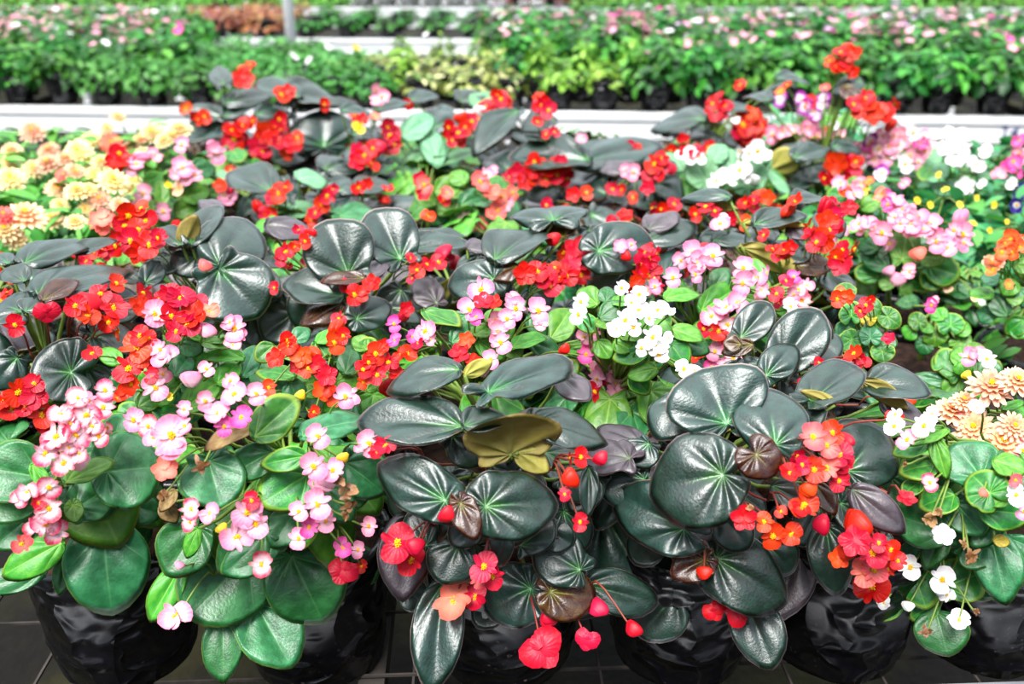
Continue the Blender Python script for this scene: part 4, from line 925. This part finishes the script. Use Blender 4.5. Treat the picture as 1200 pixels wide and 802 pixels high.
# ------------------------------------------------------------------ benches
def bench(name, label, centre, rz, width, depth_, rail_mat, legs=4, mesh_step=.1, mark=False, bar_x=(), zt=.75, zr=.75):
    zo = zt - .75
    t = thing(name, label, 'bench', (centre[0], centre[1], 0), None, rz)
    W2, D = width / 2, depth_                       # local: y = 0 front rail face, y = D back
    pr = [(-.012, .0), (-.012, -.026), (-.004, -.030), (-.004, -.104), (.03, -.104), (.03, -.098), (.004, -.098), (.004, -.006), (.045, -.006), (.045, 0)]
    for nm, sgn, yy in (('front_rail', 1, 0), ('back_rail', -1, D)):
        mb = MB(); mb.extrude_x([(yy + sgn * a, zr + b) for a, b in pr], -W2, W2)
        r = link(nm, mb.mesh(nm, rail_mat), t)
        if nm == 'front_rail' and mark:
            for i, (dx, st) in enumerate(mark):
                mk = MB()
                for a, b in st:
                    mk.tube([(dx + a[0], -.0065, .75 + a[1]), (dx + b[0], -.0065, .75 + b[1])], .0035, 6)
                link('painted_numeral', mk.mesh('numeral', INK), r)
    for s in (-1, 1):
        mb = MB(); mb.box(s * W2 - .015, s * W2 + .015, .01, D - .01, .66 + zo, .742 + zo)
        link('side_rail', mb.mesh('side_rail', rail_mat), t)
    mb = MB()
    n = int(width / mesh_step)
    for i in range(n + 1):
        x = -W2 + width * i / n; mb.box(x - .0013, x + .0013, .01, D - .01, .7445 + zo, .7475 + zo)
    n = int(D / mesh_step)
    for i in range(n + 1):
        y = .015 + (D - .03) * i / n; mb.box(-W2 + .01, W2 - .01, y - .0013, y + .0013, .747 + zo, .75 + zo)
    link('wire_mesh', mb.mesh('wire_mesh', DULL), t)
    xs = [(-W2 + .1) + (width - .2) * i / (legs - 1) for i in range(legs)]
    for x in list(xs) + list(bar_x):
        mb = MB(); mb.box(x - .014, x + .014, .05, D - .05, .712 + zo, .744 + zo)
        link('crossbar', mb.mesh('crossbar', DULL), t)
    for x in xs:
        for yy in (.12, D - .12):
            mb = MB(); mb.box(x - .02, x + .02, yy - .02, yy + .02, .012, .715 + zo); mb.box(x - .05, x + .05, yy - .05, yy + .05, 0, .012)
            link('leg', mb.mesh('leg', rail_mat), t)
    return t
def cs(*p): return list(zip(p, p[1:]))
bench('growing_bench', 'galvanised growing bench under the begonias in the foreground', (0, .655), math.radians(2.6), 5.2, 2.25, GALV, bar_x=(-.145,), zt=.725, zr=.755)
RZ2 = -math.radians(3.6)
num1 = cs((-.012, -.04), (.006, -.03), (-.004, -.09)); num2 = cs((.012, -.034), (-.014, -.062), (.016, -.064)) + cs((.008, -.045), (.004, -.084))
bench('growing_bench', 'long white-edged growing bench right behind the foreground bench', (0, 4.0), RZ2, 9.0, 2.1, WHITE, legs=5, mesh_step=.1, mark=((2.04, num1), (2.08, num2)))
bench('growing_bench', 'white-edged growing bench third from the front, its rail seen above the variegated seedlings', (0, 6.9), RZ2 * .6, 13.0, 2.1, WHITE, legs=5, mesh_step=.15)
bench('growing_bench', 'white-edged growing bench farthest away, a thin white line behind the post', (0, 9.95), RZ2 * .3, 17.0, 2.2, WHITE, legs=5, mesh_step=.2)

# ------------------------------------------------------------------ plants on the benches behind
B2 = {}
def far_templates():
    B2['bush'] = [foliage_mesh('bush', 190, .125, .13, .36, .058, .62, 30 + s) for s in range(4)]
    B2['bushlow'] = [foliage_mesh('bush', 150, .125, .12, .25, .05, .62, 40 + s) for s in range(3)]
    B2['fern'] = [foliage_mesh('fern', 170, .12, .10, .2, .042, .55, 50 + s) for s in range(3)]
    B2['lime'] = [foliage_mesh('lime', 90, .06, .12, .26, .045, .55, 60 + s) for s in range(3)]
    B2['vari'] = [foliage_mesh('vari', 55, .075, .11, .22, .05, .45, 70 + s) for s in range(3)]
    B2['seed'] = [foliage_mesh('fern', 45, .09, .13, .24, .06, .5, 80 + s) for s in range(2)]
    B2['russ'] = [foliage_mesh('russ', 80, .15, .1, .26, .07, .6, 90 + s) for s in range(2)]
    B2['gras'] = [foliage_mesh('gras', 150, .2, .05, .22, .09, .3, 100 + s) for s in range(2)]
    B2['wine'] = [foliage_mesh('wine', 120, .2, .1, .34, .08, .5, 110 + s) for s in range(2)]
far_templates()
BAGS_FAR = [bag_mesh(20 + s, .062, .12) for s in range(2)]
INFO = {
 'bush': ('impatiens', 'tall leafy impatiens with scattered pink and white flowers, in the mass on the second bench', 'tall impatiens on the second bench'),
 'bushlow': ('impatiens', 'shorter dark green leafy impatiens by the white rail of the second bench', 'short impatiens along the second bench'),
 'fern': ('ferny_seedling', 'low soft green ferny plant in the dense patch left of centre on the second bench', 'ferny plants on the second bench'),
 'lime': ('lime_bedding_plant', 'lime green upright plant in a black pot standing along the white rail', 'lime green potted plants by the rail'),
 'vari': ('variegated_seedling', 'small cream and green variegated plant in a pot on the second bench', 'variegated plants on the second bench'),
 'seed': ('potted_seedling', 'potted green seedling in a spaced row on the third bench', 'seedlings on the third bench'),
 'russ': ('coleus', 'russet-leaved plant on the third bench beside the white post', 'russet plants on the third bench'),
 'gras': ('grassy_plant', 'bright grassy green plant on the farthest bench', 'grassy plants on the farthest bench'),
 'wine': ('wine_leaved_plant', 'dark wine-red leaved plant on the farthest bench', 'wine-red plants on the farthest bench'),
}
def far_plant(kind, x, y, cols='', nfl=0, zs=1.0, top=.36, sc=1.0, low=.3):
    nm, lb, gp = INFO[kind]
    t = thing(nm, lb, 'potted plant', (x, y, .75), gp, random.uniform(0, 6.28))
    link('grow_bag', random.choice(BAGS_FAR), t)
    s = random.uniform(.88, 1.12) * sc
    m = Matrix.Diagonal((s, s, zs * random.uniform(.92, 1.08), 1))
    link('foliage', random.choice(B2[kind]), t, m)
    for i in range(nfl):
        a = random.uniform(0, 6.283); u = random.uniform(low, 1); rr = math.sqrt(1 - u * u)
        p = Vector((.13 * rr * math.cos(a) * s, .13 * rr * math.sin(a) * s, (.13 + (top - .13) * u + .012) * zs))
        n = Vector((rr * math.cos(a), rr * math.sin(a), u + .4)).normalized()
        x_, y_, z_ = frame_to(n, random.uniform(0, 6)); r = random.uniform(.019, .029)
        link('flower', flower_template('open', random.choice(cols)), t, Matrix(((x_.x * r, y_.x * r, z_.x * r, p.x), (x_.y * r, y_.y * r, z_.y * r, p.y), (x_.z * r, y_.z * r, z_.z * r, p.z), (0, 0, 0, 1))))
    return t
def on_bench(cx, cy, rz, u, v):
    c, s = math.cos(rz), math.sin(rz)
    return cx + u * c - v * s, cy + u * s + v * c
for vi in range(10):
    v = .11 + .195 * vi
    for ui in range(-21, 22):
        u = (ui + (.5 if vi % 2 else 0)) * .2 + random.uniform(-.015, .015)
        x, y = on_bench(0, 4.0, RZ2, u, v)
        px, py = project(Vector((x, y, .87)))
        if px < -50 or px > 1250: continue
        if px < 235:
            if vi < 2: far_plant('bushlow' if px < 110 else 'fern', x, y, 'PPW', 1 if random.random() < .3 else 0, zs=.95)
            elif px > 185: far_plant('bushlow', x, y, 'PPM', random.choice((0, 1)), zs=1.0)
            else: far_plant('bush', x, y, 'PPPQW', 1 if vi < 4 else random.randint(5, 9), zs=.60 + .02 * vi, low=.55)
        elif px < 390:
            if vi < 7: far_plant('fern', x, y, 'W', 1 if random.random() < .12 else 0, zs=.8)
        elif px < 575:
            if vi < 5: far_plant('vari' if (px > 480 or random.random() < .4) and vi < 4 else 'fern' if px < 440 else 'lime', x, y, 'YW', 1 if random.random() < .15 else 0, zs=.8 if vi else .75)
        elif px < 765 and vi < 2:
            far_plant('vari' if px < 610 else 'lime', x, y, zs=.82 if vi == 0 else 1.05)
        else:
            far_plant('bush' if vi > 1 else 'bushlow', x, y, 'PPPPWVM' if vi > 1 else 'PP', (random.randint(1, 4) if vi < 5 else random.randint(4, 7)) if vi > 0 else (1 if random.random() < .3 else 0), zs=(.76 + .008 * vi) if vi > 1 else 1.02, low=.5)
# the pink cluster that stands out on the second bench
t = far_plant('bushlow', *on_bench(0, 4.0, RZ2, .50, .62), 'P', 16, 1.25, .27, .9, .5)
t['label'] = 'impatiens topped by one dense pink flower head, centre right of the second bench'; del t['group']
for vi in range(4):
    for ui in range(-24, 25):
        u = ui * .3; v = .15 + .3 * vi
        x, y = on_bench(0, 6.9, RZ2 * .6, u, v)
        px, py = project(Vector((x, y, .87)))
        if px < -40 or px > 640: continue
        if 230 < px < 352: far_plant('russ', x, y, zs=.7)
        elif px >= 352: far_plant('seed', x, y, zs=.62)
        else: far_plant('fern', x, y, sc=1.2, zs=.7)
for vi in range(4):
    for ui in range(-20, 21):
        u = ui * .38; v = .2 + .4 * vi
        x, y = on_bench(0, 9.95, RZ2 * .3, u, v)
        px, py = project(Vector((x, y, .87)))
        if px < -40 or px > 1240 or 420 < px < 565: continue
        far_plant('wine' if 565 < px < 650 else 'gras', x, y, 'WP', 1 if px > 650 else 0, sc=1.1, zs=1.0 + .15 * vi)
# pale plastic pots stacked on the farthest bench
pm = MB(); NS = 20
ring = lambda r, z: [(r * math.cos(6.2832 * j / NS), r * math.sin(6.2832 * j / NS), z) for j in range(NS)]
pv = ring(.07, 0) + ring(.095, .15) + ring(.105, .15) + ring(.105, .18) + ring(.092, .18) + ring(.065, .012)
pf = [(i * NS + j, i * NS + (j + 1) % NS, (i + 1) * NS + (j + 1) % NS, (i + 1) * NS + j) for i in range(5) for j in range(NS)] + [tuple(range(NS))[::-1], tuple(range(5 * NS, 6 * NS))]
pm.add(pv, pf); POT = pm.mesh('pot', PLAST, True)
for vi in range(2):
    for i in range(6):
        x, y = on_bench(0, 9.95, RZ2 * .3, -1.55 + i * .24, .2 + .32 * vi)
        o = link('plastic_pot', POT, None, Matrix.Translation((x, y, .75)))
        o['label'] = 'empty pale plastic pot in the row on the farthest bench'; o['category'] = 'pot'; o['group'] = 'empty pale pots on the farthest bench'

# ------------------------------------------------------------------ greenhouse posts and floor
def post(px, y, label):
    x = on_y(px, 20, y).x
    t = thing('steel_post', label, 'post', (x, y, 0))
    mb = MB(); w_ = .034
    mb.tube([(0, 0, .01), (0, 0, 3.2)], w_, 20); link('shaft', mb.mesh('shaft', WHITE, True), t)
    mb = MB(); mb.box(-.08, .08, -.08, .08, 0, .012); link('foot_plate', mb.mesh('foot_plate', GALV), t)
post(338.5, 6.5, 'white steel greenhouse post rising behind the ferny seedlings')
post(1047, 6.5, 'white steel greenhouse post rising behind the pink impatiens on the right')
me = mesh_from('floor', [(-16, -3, 0), (16, -3, 0), (16, 26, 0), (-16, 26, 0)], [(0, 1, 2, 3)], [GROUND], smooth=False)
fl = link('floor', me); fl['kind'] = 'structure'
